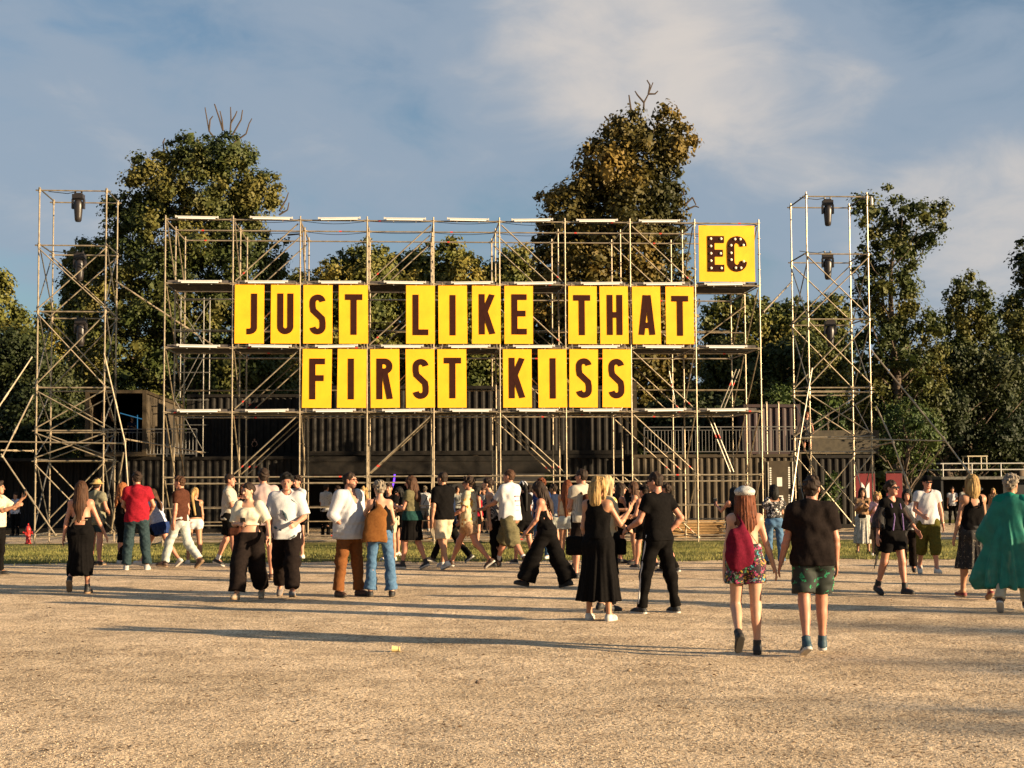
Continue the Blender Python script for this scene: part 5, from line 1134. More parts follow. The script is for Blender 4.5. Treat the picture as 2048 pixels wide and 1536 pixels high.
def held(c, name, label, cat, s, mats, grp=None, mi=None):
    """a bag or held thing, meshed in the wearer's frame but its own top-level object"""
    V, Q = s.mesh() if isinstance(s, SDF) else s
    V = V*c['S']; o = V.mean(0); me = mk_mesh(name, V-o, Q, mats, mi, True); ob = link(name, me, None, c['W'](o/c['S'])); ob.rotation_euler = (0, 0, c['WR']); return tag(ob, label, cat, grp)
def phone(c, hand, label, tilt=60):
    h = c['hands'][hand]; p = c['W'](h+c['tz']*.03); m = MB(); z = Vector((0, 0, 1)); a = Matrix.Rotation(c['WR'], 3, 'Z'); X_ = a @ Vector((1, 0, 0)); Y_ = a @ Vector((0, 1, 0)); t = R(tilt)
    Z2 = z*math.sin(t)+Y_*math.cos(t); N2 = X_.cross(Z2); m.box(p, (.072, .009, .148), ax=(X_, N2, Z2)); m.box(p+N2*.0055, (.066, .003, .138), ax=(X_, N2, Z2), m=1); m.build('phone', [M_shoeb, M_glass], None, label=label, cat='phone', origin=p)
def box_bag(c, pc, size, rnd=.03, ax=None):
    rnd = min(size)*.98
    ax = ax or (c['tx'], c['ty'], c['tz']); s = SDF(pc-max(size)-.05, pc+max(size)+.05, .010); a, b, d = size
    q = s.sl(pc-max(size)-.04, pc+max(size)+.04); X, Y, Z = s.pts(q); px, py, pz = X-pc[0], Y-pc[1], Z-pc[2]; r = 0; mxx = -9
    for i, h in enumerate(size):
        u = np.abs(px*ax[i][0]+py*ax[i][1]+pz*ax[i][2])-(h-rnd); r = r+np.maximum(u, 0)**2; mxx = np.maximum(mxx, u)
    s.mix(q, (np.sqrt(r)+np.minimum(mxx, 0)-rnd).astype(f32), .01, 'add'); s.wrinkle(.006, 30, c['seed']); return s
T_ = dict
P_floral = pattern('print_hawaiian', (.46, .38, .23), [(.45, .20, .015), (.25, .08, .012), (.45, .28, .03)], 11, .34)
P_romper = pattern('print_romper', (.014, .006, .009), [(.38, .03, .12), (.04, .22, .26), (.40, .24, .03), (.32, .05, .12), (.36, .34, .33), (.03, .16, .07)], 24, .46)
P_leaf = pattern('print_green_leaf', (.008, .012, .008), [(.01, .22, .08), (.008, .012, .008), (.01, .16, .07)], 15, .30)
P_ring = pattern('print_white_rings', (.012, .010, .010), [(.6, .55, .5)], 17, .40, kind='ring')
P_paisley = pattern('print_paisley', (.008, .006, .006), [(.26, .21, .15), (.008, .006, .006), (.01, .01, .01), (.18, .14, .10)], 26, .30, kind='ring')
P_spots = pattern('print_small_dots', (.44, .40, .29), [(.06, .06, .04)], 28, .25)
P_stripe = pattern('stripe_pink', (.42, .36, .33), [(.24, .08, .08)], 20, .25, kind='stripe')
P_stripe2 = pattern('stripe_pale', (.40, .36, .29), [(.26, .22, .17)], 16, .25, kind='stripe')
P_bandana = pattern('print_bandana', (.42, .41, .38), [(.05, .05, .05), (.2, .2, .2)], 30, .34)
P_lace = cloth('lace_white', (.36, .34, .30), nm=.3)
P_check = pattern('check_grey', (.42, .40, .38), [(.12, .12, .12)], 24, .3)
SNB = (M_shoeb, M_sole, 'sneak'); SNW = (M_shoew, M_sole, 'sneak'); SNK = (M_shoeb, M_soled, 'sneak'); SOCK = (M_shoeb, M_sole, 'low', 'sock'); BOOT = (M_shoeb, M_soled, 'boot'); SND = (M_sandal, M_soleb, 'sandal'); HI = (M_shoeb, M_sole, 'high')
tank = lambda m, **k: T_(m=m, kind='tank', **k)
# --- the two nearest, hand in hand
c = person(1628, 1308, 952, 'man in charcoal t-shirt and green printed shorts from behind, holding hands with the redhead', -3, 'm', 'stepR', armL=(4, 14, 8, 14), armR=(0, 12, 12, 3), skin='rosy', hair='short', hcol='dark', look=(-22, -2), build=1.17,
       top=T_(m=C_char, hem=-.07, loose=.028, sleeve=.72, sl_loose=.034, wr=.009), bot=T_(kind='shorts', m=P_leaf, to=.78, o=(.03, .05, 0)), shoe=(M_shoen, M_sole, 'high'), vox=.0105)
c = person(1494, 1308, 972, 'redhead in white patterned cap and bright printed shorts, bare back with a crimson bag', -2, 'f', 'liftL', armL=(3, 10, 8, 6), armR=(6, 17, 10, 18), skin='fair', hair='long', hcol='auburn', hlen=.16, look=(-12, 0), build=1.0,
       top=T_(name='romper_top', m=P_romper, kind='tube', hem=-.05, top=.22, loose=.006, sleeve=0), bot=T_(name='romper_shorts', kind='shorts', m=P_romper, to=.42, o=(.03, .045, 0), waist=.16), shoe=(M_shoeb, M_soled, 'high'), cap=(P_bandana, 'news'), vox=.0105)
s = SDF(c['pel']-.5, c['pel']+.8, .010); tp = c['tp']; s.ell(tp(-.09, -.225, .19), (.140, .080, .18), (c['tx'], c['ty'], c['tz'])); s.cone(tp(-.07, -.21, .30), tp(-.05, -.18, .42), .085, .028, k=.05); s.cone(tp(-.10, -.22, .06), tp(-.08, -.22, .2), .125, .135, .5, c['ty'], k=.05); s.cone(tp(-.04, -.19, .40), tp(-.075, -.08, .53), .022, .018); s.cone(tp(-.075, -.08, .53), tp(-.09, .06, .50), .014, .014)
s.wrinkle(.012, 30, 3, .5); held(c, 'drawstring_bag', 'crimson drawstring bag on the back of the redhead in the white cap', 'bag', s, cloth('maroon_bag', (.105, .007, .018)))
s = SDF(c['pel']-.5, c['pel']+.8, .008); s.cone(tp(-.05, -.125, .46), tp(.115, -.11, .22), .006, .006, k=.005); c['emit']('strap', s, C_khaki, c['root'])
# --- pair in black, right of centre
c = person(1317, 1228, 943, 'man in black t-shirt and black trousers with white side stripe, facing away left', 38, 'm', ((10, 8, 6, 0), (-6, 12, -8, 0)), armL=(14, 16, 66, -4), armR=(-26, 24, 30, -30), skin='rosy', hair='fade', hcol='dark', look=(24, -8), build=1.1, glass=True,
       top=T_(m=C_black, hem=-.03, loose=.016, sleeve=.55, sl_loose=.018, wr=.006), bot=T_(kind='pants', m=C_black, o=(.02, .025, .018), to=1.9), shoe=(M_shoeb, M_sole, 'sneak'), vox=.011)
s = SDF(c['pel']-1.1, c['pel']+.3, .008); hp, kn, an, ff, fu = c['J']['L']; o = v3(-1, 0, 0)
s.cone(hp+o*.108+v3(0, -.01, .06), kn+o*.085, .011, .011, k=.004); s.cone(kn+o*.085, an+o*.060+v3(0, 0, .05), .011, .011, k=.004); c['emit']('side_stripe', s, C_white, c['root'])
s = SDF(c['AR']['L'][2]-.08, c['AR']['L'][2]+.08, .006); d = nrm(c['AR']['L'][2]-c['AR']['L'][1]); s.cone(c['AR']['L'][2]-d*.03, c['AR']['L'][2]-d*.008, .034, .034, cap=1, caps=1, k=.004); c['emit']('watch', s, M_shoeb, c['root'])
c = person(1197, 1241, 953, 'blonde woman in long black sleeveless dress and white striped sneakers, facing away', -24, 'f', ((3, 4, 0, 0), (-2, 6, -2, 0)), armL=(-4, 8, 24, -8), armR=(22, 24, 128, 10), skin='tan', hair='wavybob', hcol='blonde', look=(-22, -6), build=1.02,
       top=T_(m=C_black, kind='tank', hem=.06, loose=.014), bot=T_(kind='skirt', name='long_skirt', m=C_black, hem=.24, r=.27, fold=.018, waist=.12), shoe=(M_shoew, M_sole, 'low', 'x'), vox=.011)
s = box_bag(c, c['tp'](-.27, -.03, -.03), (.145, .05, .12), .03, (c['tx'], c['ty'], c['tz'])); s.cone(c['tp'](-.22, 0, .07), c['tp'](-.15, .0, .46), .007, .007, k=.004); held(c, 'shoulder_bag', 'soft black shoulder bag at the left hip of the woman in the long black dress', 'bag', s, C_black)
c = person(1213, 1222, 951, 'woman with pale blonde hair mostly hidden behind the woman in the long black dress', -60, 'f', 'stand', armL=(20, 10, 100, -10), armR=(12, 12, 70, -20), skin='fair', hair='bob', hcol='pale', look=(0, -6), build=1.0,
       top=T_(m=P_floral, kind='tee', sleeve=.6), bot=T_(kind='pants', m=C_black, o=(.03, .04, .05)), shoe=SNK, vox=.012)
s = box_bag(c, c['tp'](.20, .10, -.10), (.11, .04, .11), .02); held(c, 'handbag', 'small black handbag with pale straps to the right of the long black dress', 'bag', s, C_black)
# --- white shirt and silver haired pair
c = person(698, 1192, 943, 'heavy man in untucked white shirt and rust trousers, hand in pocket, standing left of centre', -128, 'm', ((4, 7, 2, 0), (-3, 8, -4, 0)), armL=(2, 10, 26, -18), armR=(-10, 20, 34, -26), skin='rosy', hair='fade', hcol='dark', look=(18, 0), build=1.34, glass='clear', beard=True,
       top=T_(m=C_white, hem=-.13, loose=.026, sleeve=1.45, sl_loose=.034, wr=.011, flare=.015, vneck=1), bot=T_(kind='pants', m=C_rust, o=(.022, .03, .034)), shoe=(M_shoebr, M_soled, 'low'), vox=.011)
c = person(760, 1193, 962, 'woman with short silver hair, black top and flared jeans, ochre bag on her back', 6, 'f', ((3, 6, 0, 0), (-3, 9, -2, 0)), armL=(26, 26, 76, -10), armR=(10, 14, 62, -28), skin='fair', hair='curly', hcol='grey', look=(18, -10), build=1.0,
       top=T_(m=C_black, kind='tank', hem=.02, back=(.50, .13), loose=.016), bot=T_(kind='pants', m=C_jean, o=(.008, .018, .065), to=1.95, wr=.005), shoe=(M_shoeb, M_soled, 'low'), vox=.011)
tp = c['tp']; s = SDF(c['pel']-.6, c['pel']+.8, .010); s.cone(tp(-.09, -.22, -.02), tp(-.05, -.21, .26), .19, .155, .36, c['ty'], cap=0); s.cone(tp(-.03, -.19, .30), tp(-.02, -.14, .42), .11, .05, .5, c['ty'], k=.05); s.cone(tp(-.03, -.13, .40), tp(-.06, -.08, .53), .028, .02); s.cone(tp(.05, -.17, .3), tp(.0, -.12, .45), .02, .02)
s.plane(tp(0, 0, -.10), -c['tz']); s.wrinkle(.010, 26, 5, .4); held(c, 'tote_bag', 'ochre suede tote bag slung on the back of the silver haired woman', 'bag', s, cloth('ochre', (.135, .052, .015), (.17, .070, .02)))
# --- pair walking towards the camera, left of centre
c = person(497, 1201, 965, 'woman in white off shoulder crop top and wide black trousers walking towards the camera', 176, 'f', 'walkR', armL=(12, 30, 34, 14), armR=(10, 14, 92, -34), skin='fair', hair='bun', hcol='dark', look=(-28, -4), build=1.12,
       top=T_(m=cloth('ivory', (.50, .45, .34), nm=.06), kind='off', hem=.19, loose=.026, sleeve=.95, sl_loose=.036, wr=.012, neck=.09), bot=T_(kind='pants', m=C_char, o=(.045, .075, .085), to=1.9, waist=.09), shoe=(cloth('shoe_cream', (.26, .21, .15)), M_soleb, 'sneak'), vox=.011)
phone(c, 'R', 'dark phone held by the woman in the white crop top')
s = box_bag(c, c['tp'](.19, .09, .10), (.10, .045, .065), .03); s.cone(c['tp'](.12, .12, .15), c['tp'](.04, .10, .34), .014, .014, k=.004); s.cone(c['tp'](.04, .135, .34), c['tp'](.13, .02, .52), .013, .013, k=.004); held(c, 'shoulder_bag', 'small dark crossbody bag on the woman in the white crop top', 'bag', s, C_brown)
c = person(572, 1196, 947, 'young man in loose white feather print t-shirt and baggy black trousers, facing the camera', 184, 'm', 'walkL', armL=(8, 18, 70, -22), armR=(2, 12, 12, 8), skin='rosy', hair='curly', hcol='black', look=(4, 0), build=1.0,
       top=T_(m=C_white, hem=-.10, boxy=1, loose=.034, sleeve=.92, sl_loose=.050, wr=.012), bot=T_(kind='pants', m=C_char, o=(.03, .06, .065), to=1.93), shoe=(cloth('suede_grey', (.16, .14, .13)), M_soleb, 'low'), vox=.011)
tp = c['tp']; s = SDF(c['pel']-.3, c['pel']+.7, .007)
for sg in (-1, 1): s.cone(tp(sg*.055, .05, .50), tp(sg*.03, .125, .415), .007, .007, k=.004)
s.cone(tp(-.03, .125, .415), tp(.03, .125, .415), .007, .007, k=.004); c['emit']('necklace', s, C_navy, c['root'])
def decal(c, prims, m, name='print', depth=.02):
    """a printed motif lying on the chest or back"""
    s = SDF(c['pel']-.35, c['pel']+.8, .008); [s.cone(c['tp'](*a), c['tp'](*b), ra, rb, k=.002) for a, b, ra, rb in prims]; c['emit'](name, s, m, c['root'])
decal(c, [((.05, .172, .32), (.0, .176, .25), .006, .018), ((.0, .176, .25), (-.04, .172, .16), .018, .006), ((.06, .172, .03), (.15, .135, .07), .010, .018), ((-.13, .150, -.05), (-.08, .172, -.08), .014, .008), ((-.08, .112, .46), (-.15, .09, .40), .008, .018), ((.0, .185, .22), (.05, .178, .27), .005, .005), ((-.03, .186, .18), (.02, .184, .22), .004, .004)], cloth('print_slate', (.06, .09, .10)))
# --- far left walker
c = person(160, 1187, 962, 'woman in long black skirt and tied open back top walking away at far left', 4, 'f', 'liftL', armL=(-4, 14, 0, 9), armR=(6, 22, 20, 22), skin='rosy', hair='long', hcol='brown', hlen=.30, look=(8, 0), build=1.08,
       top=T_(m=C_black, kind='tube', hem=-.02, top=.26, loose=.012, back=(.20, .13)), bot=T_(kind='skirt', name='long_skirt', m=C_black, hem=.28, r=.175, fold=.008, waist=.14, ky=.85), shoe=(M_shoeb, M_soleb, 'high'), vox=.011)
tp = c['tp']; s = SDF(c['pel']-.3, c['pel']+.7, .008); s.cone(tp(-.15, -.05, .12), tp(-.02, -.145, .33), .018, .016, k=.004); s.cone(tp(-.12, -.10, .22), tp(.12, -.10, .22), .008, .008, k=.004); s.ell(tp(0, -.145, .20), (.03, .02, .03), (c['tx'], c['ty'], c['tz'])); held(c, 'bag_strap', 'white bag strap across the bare back of the woman in the long black skirt', 'strap', s, C_cream)
c = person(192, 1130, 957, 'person in straw sun hat, grey green open shirt and shorts half hidden at far left', -30, 'm', 'stand', armR=(0, 22, 66, -30), armL=HOLD, skin='rosy', hair='short', look=(30, 0), top=T_(m=C_gg, hem=-.12, loose=.03), bot=T_(kind='shorts', m=C_djean, to=.6), shoe=(M_shoeb, M_soleb, 'low'), cap=(cloth('straw', (.34, .23, .09)), 'bucket'), vox=.013)
# --- red shirt group
c = person(273, 1140, 943, 'man in crimson polo shirt and dark teal jeans seen from behind at left', 10, 'm', 'wide', armL=(16, 14, 70, -18), armR=(4, 22, 44, -20), skin='tan', hair='short', hcol='dark', look=(24, -10), build=1.16, top=T_(m=C_red, hem=-.08, loose=.022, sleeve=.62), bot=T_(kind='pants', m=C_djean, o=(.025, .035, .045)), shoe=(cloth('shoe_grey', (.30, .30, .30)), M_sole, 'sneak'), vox=.0125)
c = person(243, 1128, 965, 'redhead in sunglasses, black strappy top and black leggings facing the man in the crimson shirt', -62, 'f', 'stand', armL=(-6, 12, 2, 4), armR=(10, 10, 60, -10), skin='rosy', hair='long', hcol='red', hlen=.2, look=(-20, 0), glass=True, top=tank(C_black, hem=.08), bot=T_(kind='pants', m=C_black, o=(.012, .014, .014)), shoe=SNW, vox=.0125)
c = person(318, 1134, 978, 'hunched woman in white jacket with blue lining walking between two men at left', 70, 'f', 'strideL', lean=16, armL=PHONE, armR=(30, 6, 60, -6), skin='rosy', hair='long', hcol='brown', hlen=.18, look=(0, -8), top=[T_(m=C_lite, hem=-.10, loose=.035, sleeve=1.6, sl_loose=.03, wr=.014), T_(name='lining', m=C_blue, kind='tube', hem=-.20, top=.05, loose=.05)], bot=T_(kind='shorts', m=C_black, to=.42, o=(.035, .045, 0)), shoe=SNW, vox=.0125)
c = person(360, 1137, 952, 'man in brown polo shirt and pale bleached jeans walking left', 72, 'm', 'walkL', armL=(-2, 8, 6, 4), armR=(-8, 6, 10, 4), skin='rosy', hair='short', hcol='brown', look=(12, -6), build=1.02, top=T_(m=C_brown, hem=-.03, loose=.018, sleeve=.6), bot=T_(kind='pants', m=C_ljean, o=(.02, .025, .04)), shoe=(M_shoebr, M_soleb, 'sneak'), vox=.0125)
c = person(388, 1128, 975, 'blonde woman in black crop top and white denim shorts behind the man in brown', 20, 'f', 'stand', armL=(0, 8, 16, -8), armR=(0, 8, 8, 0), skin='tan', hair='pony', hcol='blonde', look=(-40, 0), top=tank(C_black, hem=.14), bot=T_(kind='shorts', m=C_white, to=.30, o=(.025, .03, 0)), shoe=SNW, vox=.0125)
# --- behind the phone woman
c = person(458, 1134, 947, 'man in pale striped t-shirt and black shorts standing sideways with arms bent, left of centre', -88, 'm', 'stepR', armL=(22, 8, 78, -10), armR=(18, 10, 78, -14), skin='rosy', hair='fade', hcol='dark', look=(-10, 0), top=T_(m=P_stripe2, hem=-.06, boxy=1, loose=.02, sleeve=.75), bot=T_(kind='shorts', m=C_black, to=.8, o=(.035, .045, 0)), shoe=SOCK, vox=.0125)
c = person(526, 1158, 937, 'tall man in pink and white striped shirt and dark shorts seen from behind', 8, 'm', 'stand', armL=HOLD, armR=HOLD, skin='rosy', hair='short', hcol='dark', look=(20, 0), build=1.12, top=T_(m=P_stripe, hem=-.08, boxy=1, loose=.024, sleeve=.8), bot=T_(kind='shorts', m=C_char, to=.8, o=(.035, .05, 0)), shoe=(M_shoebr, M_soleb, 'low'), vox=.0125)
c = person(487, 1120, 968, 'woman with dark red hair mostly hidden behind the man in the pale striped t-shirt', 175, 'f', 'stand', skin='rosy', hair='long', hcol='auburn', armL=PHONE, top=tank(C_black), bot=T_(kind='shorts', m=C_black, to=.5), shoe=SNK, vox=.015)
c = person(594, 1118, 952, 'dark haired visitor in white mostly hidden behind the young man in feather print', 150, 'f', 'stand', skin='rosy', hair='curly', hcol='dark', armL=HOLD, top=T_(m=C_white), bot=T_(kind='shorts', m=C_black, to=.5), shoe=SNW, vox=.015)
# --- behind the silver haired woman
c = person(727, 1116, 974, 'blonde woman in pale skirt standing behind the white shirted man', 165, 'f', 'stand', armL=HOLD, armR=HOLD, skin='tan', hair='waves', hcol='blonde', hlen=.18, top=tank(C_tanc), bot=T_(kind='skirt', m=C_cream, hem=.62, r=.19), shoe=(M_shoeb, M_soled, 'high'), vox=.0135)
c = person(800, 1112, 974, 'woman in sunglasses with black crop top and white bag looking down at a phone', 130, 'f', 'stand', armL=(28, 8, 118, -20), armR=(24, 8, 112, -26), skin='rosy', hair='bob', hcol='black', look=(0, -14), glass=True, top=T_(m=C_black, hem=.10), bot=T_(kind='shorts', m=C_black, to=.45, o=(.03, .04, 0)), shoe=SNW, vox=.0135); phone(c, 'R', 'phone in the hands of the woman in sunglasses beside the ochre bag')
s = box_bag(c, c['tp'](-.06, .15, -.03), (.10, .035, .12), .02); held(c, 'shoulder_bag', 'small white bag of the woman in sunglasses beside the ochre bag', 'bag', s, C_cream)
c = person(778, 1122, 966, 'man in black t-shirt behind the right shoulder of the silver haired woman', 160, 'm', 'stand', armL=HOLD, skin='tan', hcol='dark', top=T_(m=C_black), bot=T_(kind='shorts', m=C_cream, to=.7), shoe=SNW, vox=.015)
c = person(824, 1139, 952, 'woman in black skirt and high canvas sneakers with long brown hair walking left, centre', 62, 'f', 'stepL', armL=(16, 8, 100, -20), armR=(10, 12, 84, -20), skin='rosy', hair='long', hcol='brown', hlen=.14, look=(20, -8), build=1.1, top=[T_(m=C_khaki, hem=.10, sleeve=.45, loose=.024), T_(name='sash', m=cloth('bottle_green', (.012, .04, .035)), kind='tube', hem=-.02, top=.16, loose=.035)], bot=T_(kind='skirt', m=C_black, hem=.56, r=.20, fold=.006), shoe=HI, vox=.0125)
c = person(850, 1062, 972, 'far man with grey hair, white t-shirt and black crossbody strap inside the bar front', 20, 'm', 'stand', skin='tan', hcol='grey', top=T_(m=C_white), bot=T_(kind='shorts', m=C_grey, to=.8), shoe=SNW, vox=.018)
decal(c, [((-.12, -.135, .10), (.09, -.12, .44), .012, .012)], C_black, 'strap')
c = person(652, 1074, 968, 'far visitor in grey checked shirt standing in the bar left of the white shirted man', -30, 'm', 'stand', skin='tan', hcol='dark', top=T_(m=P_check, sleeve=.9, hem=-.1), bot=T_(kind='pants', m=C_black), shoe=SNK, vox=.018)
# --- centre walkers
c = person(886, 1139, 943, 'man in plain black t-shirt, cream shorts and white sneakers walking left in the centre', 42, 'm', 'stepR', armL=(-4, 12, 4, 6), armR=(8, 8, 30, -6), skin='tan', hair='fade', hcol='dark', look=(14, 0), build=1.12, top=T_(m=C_black, hem=-.05, boxy=1, loose=.024, sleeve=.8), bot=T_(kind='shorts', m=C_cream, to=.9, o=(.035, .055, 0)), shoe=(M_shoew, M_sole, 'sneak', 'x'), vox=.0125)
c = person(938, 1136, 953, 'man in cream hawaiian shirt with orange flowers and peach shorts striding left', 76, 'm', 'strideR', armL=(14, 8, 62, -6), armR=(6, 8, 40, -4), skin='rosy', hair='curly', hcol='dark', look=(8, 0), glass=True, top=T_(m=P_floral, hem=-.12, boxy=1, loose=.028, sleeve=.7, sl_loose=.03), bot=T_(kind='shorts', m=C_peach, to=.62, o=(.03, .045, 0)), shoe=(M_shoebr, M_sole, 'sneak'), vox=.0125)
c = person(900, 1126, 970, 'visitor in black trousers mostly hidden between the black shirted man and the hawaiian shirt', 90, 'm', 'strideL', skin='tan', hcol='black', hair='curly', top=T_(m=C_navy, sleeve=.9), bot=T_(kind='pants', m=C_black), shoe=SNB, vox=.015)
c = person(991, 1134, 955, 'woman in striped dark top and black trousers leaning forward with one arm hanging, centre', 82, 'f', 'stand', lean=14, armL=(12, 10, 8, 2), armR=(34, 8, 96, -14), skin='fair', hair='bun', hcol='dark', look=(0, 6), top=tank(pattern('stripe_dark', (.02, .018, .018), [(.4, .36, .34)], 22, .12, kind='stripe')), bot=T_(kind='pants', m=C_black, o=(.02, .02, .02)), shoe=SNK, vox=.0125)
c = person(1020, 1137, 938, 'tall man in white t-shirt with pink back print and long khaki shorts walking left', 50, 'm', 'strideR', armL=(34, 8, 74, -14), armR=(24, 8, 70, -10), skin='rosy', hair='fade', hcol='brown', look=(18, 0), build=1.06, top=T_(m=C_white, hem=-.06, boxy=1, loose=.028, sleeve=.8, sl_loose=.03), bot=T_(kind='shorts', m=C_khaki, to=1.12, o=(.045, .075, .08), wr=.011), shoe=(M_shoebr, M_soled, 'high', 'sock'), vox=.0125)
decal(c, [((-.05, -.175, z), (.06, -.172, z), .012, .010) for z in (.36, .28)]+[((-.03, -.178, z), (.05, -.176, z), .007, .007) for z in (.2, .12)], C_pink)
c = person(1047, 1130, 962, 'person in white cap and black outfit behind the khaki shorts man', 30, 'f', 'stepL', skin='rosy', hair='pony', hcol='black', top=T_(m=C_black), bot=T_(kind='shorts', m=C_black, to=.7, o=(.04, .05, 0)), shoe=SNB, cap=(C_white, 'cap'), armR=HOLD, vox=.0135)
c = person(1094, 1176, 964, 'woman in very wide black trousers and strappy cream back walking left with a phone', 72, 'f', ((26, 2, 20, 10), (-20, 3, -26, -12)), lean=8, armL=(18, 10, 50, -6), armR=(-6, 12, 46, -8), skin='rosy', hair='long', hcol='dark', hlen=.22, look=(0, -18), build=1.02,
       top=T_(m=C_black, kind='tube', hem=.02, top=.34, loose=.012, back=(.30, .14)), bot=T_(kind='pants', m=C_black, o=(.02, .07, .13), to=1.98, waist=.15, wr=.009), shoe=BOOT, vox=.0115); phone(c, 'L', 'pale phone in the hand of the woman in very wide black trousers', 20)
decal(c, [((-.10, -.115, .30+.05*i), (.10, -.115, .26+.05*i), .005, .005) for i in range(3)], C_cream, 'back_straps')
c = person(1084, 1118, 957, 'ginger haired visitor behind the woman in very wide trousers', 150, 'f', 'stand', skin='rosy', hair='curly', hcol='auburn', top=T_(m=C_blue), bot=T_(kind='pants', m=C_jean), shoe=SNW, vox=.015)
c = person(1136, 1134, 960, 'woman in pale denim shorts with very long brown hair seen from behind, centre right', -14, 'f', 'stand', armL=(4, 8, 14, -4), armR=(4, 8, 14, 0), skin='tan', hair='long', hcol='auburn', hlen=.40, look=(10, 0), top=T_(m=C_cream, kind='tank', hem=.12), bot=T_(kind='shorts', m=C_ljean, to=.36, o=(.025, .035, 0)), shoe=(M_shoebr, M_soleb, 'low'), vox=.0125)
c = person(1166, 1157, 937, 'tall man in sunglasses and pale shirt with dark backpack straps behind the black dress', 30, 'm', 'stand', armL=HOLD, armR=HOLD, skin='rosy', hair='fade', hcol='dark', look=(30, 0), glass=True, build=1.1, top=T_(m=P_stripe2, loose=.024), bot=T_(kind='shorts', m=C_char, to=.75, o=(.03, .045, 0)), shoe=SNK, vox=.0125)
s = box_bag(c, c['tp'](0, -.21, .26), (.12, .06, .17), .05)
for sg in (-1, 1): s.cone(c['tp'](sg*.10, -.14, .42), c['tp'](sg*.10, .0, .55), .018, .018, k=.004)
held(c, 'backpack', 'dark backpack of the tall man behind the woman in the long black dress', 'backpack', s, C_brown)
# --- group behind the black pair
c = person(1268, 1128, 963, 'brown haired woman in black tank top standing with folded arms, right of centre', 96, 'f', 'stand', armL=(26, 8, 92, -10), armR=(20, 10, 84, -14), skin='tan', hair='long', hcol='brown', hlen=.12, look=(6, 0), glass=True, top=tank(C_black), bot=T_(kind='shorts', m=C_black, to=.6, o=(.035, .05, 0)), shoe=SNK, vox=.0135)
c = person(1243, 1126, 966, 'dark haired woman in black facing right in the group behind the black pair', -80, 'f', 'stand', armL=HOLD, armR=(24, 8, 92, -14), skin='rosy', hair='long', hcol='dark', hlen=.12, top=tank(C_black), bot=T_(kind='shorts', m=C_black, to=.7), shoe=SNK, vox=.015)
c = person(1290, 1140, 970, 'person in black vest and black shorts half hidden behind the man with side stripes', 40, 'm', 'stepL', armL=HOLD, armR=(0, 20, 20, 4), skin='rosy', hcol='dark', cap=(C_black, 'cap'), top=tank(C_black), bot=T_(kind='shorts', m=C_black, to=.7), shoe=SNB, vox=.0135)
c = person(1334, 1150, 965, 'person in dark clothes hidden behind the man with side stripes, shoes showing', 60, 'm', 'stepR', skin='rosy', hcol='dark', build=.95, top=T_(m=C_black), bot=T_(kind='pants', m=C_black), shoe=SNB, vox=.015)
# --- right
c = person(1470, 1136, 974, 'dark haired woman raising a phone behind the redhead in the white cap', 20, 'f', 'stand', armL=(50, 12, 118, 0), armR=HOLD, skin='rosy', hair='long', hcol='black', hlen=.15, look=(20, 5), top=T_(m=C_black, kind='tank'), bot=T_(kind='shorts', m=C_black, to=.5), shoe=SNK, vox=.0135); phone(c, 'L', 'raised phone to the left of the white patterned cap', 80)
c = person(1550, 1130, 969, 'black haired woman in jeans and off shoulder black top with white rings', 4, 'f', 'stand', armL=HOLD, armR=HOLD, skin='tan', hair='bob', hcol='black', look=(14, 0), top=T_(m=P_ring, kind='off', hem=.10, loose=.024, sleeve=.7, sl_loose=.035, neck=.09), bot=T_(kind='pants', m=C_jean, o=(.012, .022, .035)), shoe=SNK, vox=.0125)
c = person(1787, 1191, 960, 'woman in sunglasses and sheer black kimono with shorts and ankle boots walking right', -156, 'f', 'stepL', armL=(4, 30, 40, 10), armR=(-6, 18, 8, 10), skin='rosy', hair='bun', hcol='dark', look=(16, 4), glass=True, build=1.08, top=T_(m=C_black, hem=.06, sleeve=.35, loose=.018), bot=T_(kind='shorts', m=C_black, to=.62, o=(.035, .06, 0), waist=.12), shoe=BOOT, vox=.011)
sheer = mat('sheer_black', (.012, .010, .010), .8, alpha=.78); tp = c['tp']; s = SDF(c['pel']-.75, c['pel']+.8, .012)
for sg, nm in ((-1, 'L'), (1, 'R')):
    sh, el, wr = c['AR'][nm]; s.cone(sh, el, .065, .085, cap=0); s.cone(el, el+(wr-el)*.55, .085, .11, cap=1); s.cone(el+v3(0, -.02, 0), tp(sg*.22, -.08, -.22), .075, .05, .5, v3(0, 1, 0), k=.06); s.cone(tp(sg*.13, -.02, .42), tp(sg*.17, -.03, -.12), .055, .06, k=.05); s.cone(tp(sg*.22, -.08, -.22), tp(sg*.28, -.12, -.34), .04, .008, .5, v3(0, 1, 0), k=.04)
    for j in range(3): s.cone(tp(sg*(.2+.03*j), -.08, -.22), tp(sg*(.25+.03*j), -.10, -.50-.04*j), .006, .004, k=.004)
s.cone(tp(0, -.10, .42), tp(0, -.11, -.05), .13, .16, .35, c['ty'], k=.05); s.wrinkle(.010, 22, 3, .4); c['emit']('kimono', s, sheer, c['root'])
decal(c, [((sg*.085, .10, .46), (sg*.075, .165, .26), .010, .010) for sg in (-1, 1)]+[((sg*.075, .165, .26), (sg*.10, .150, .06), .010, .012) for sg in (-1, 1)], cloth('lilac', (.17, .11, .25)), 'trim')
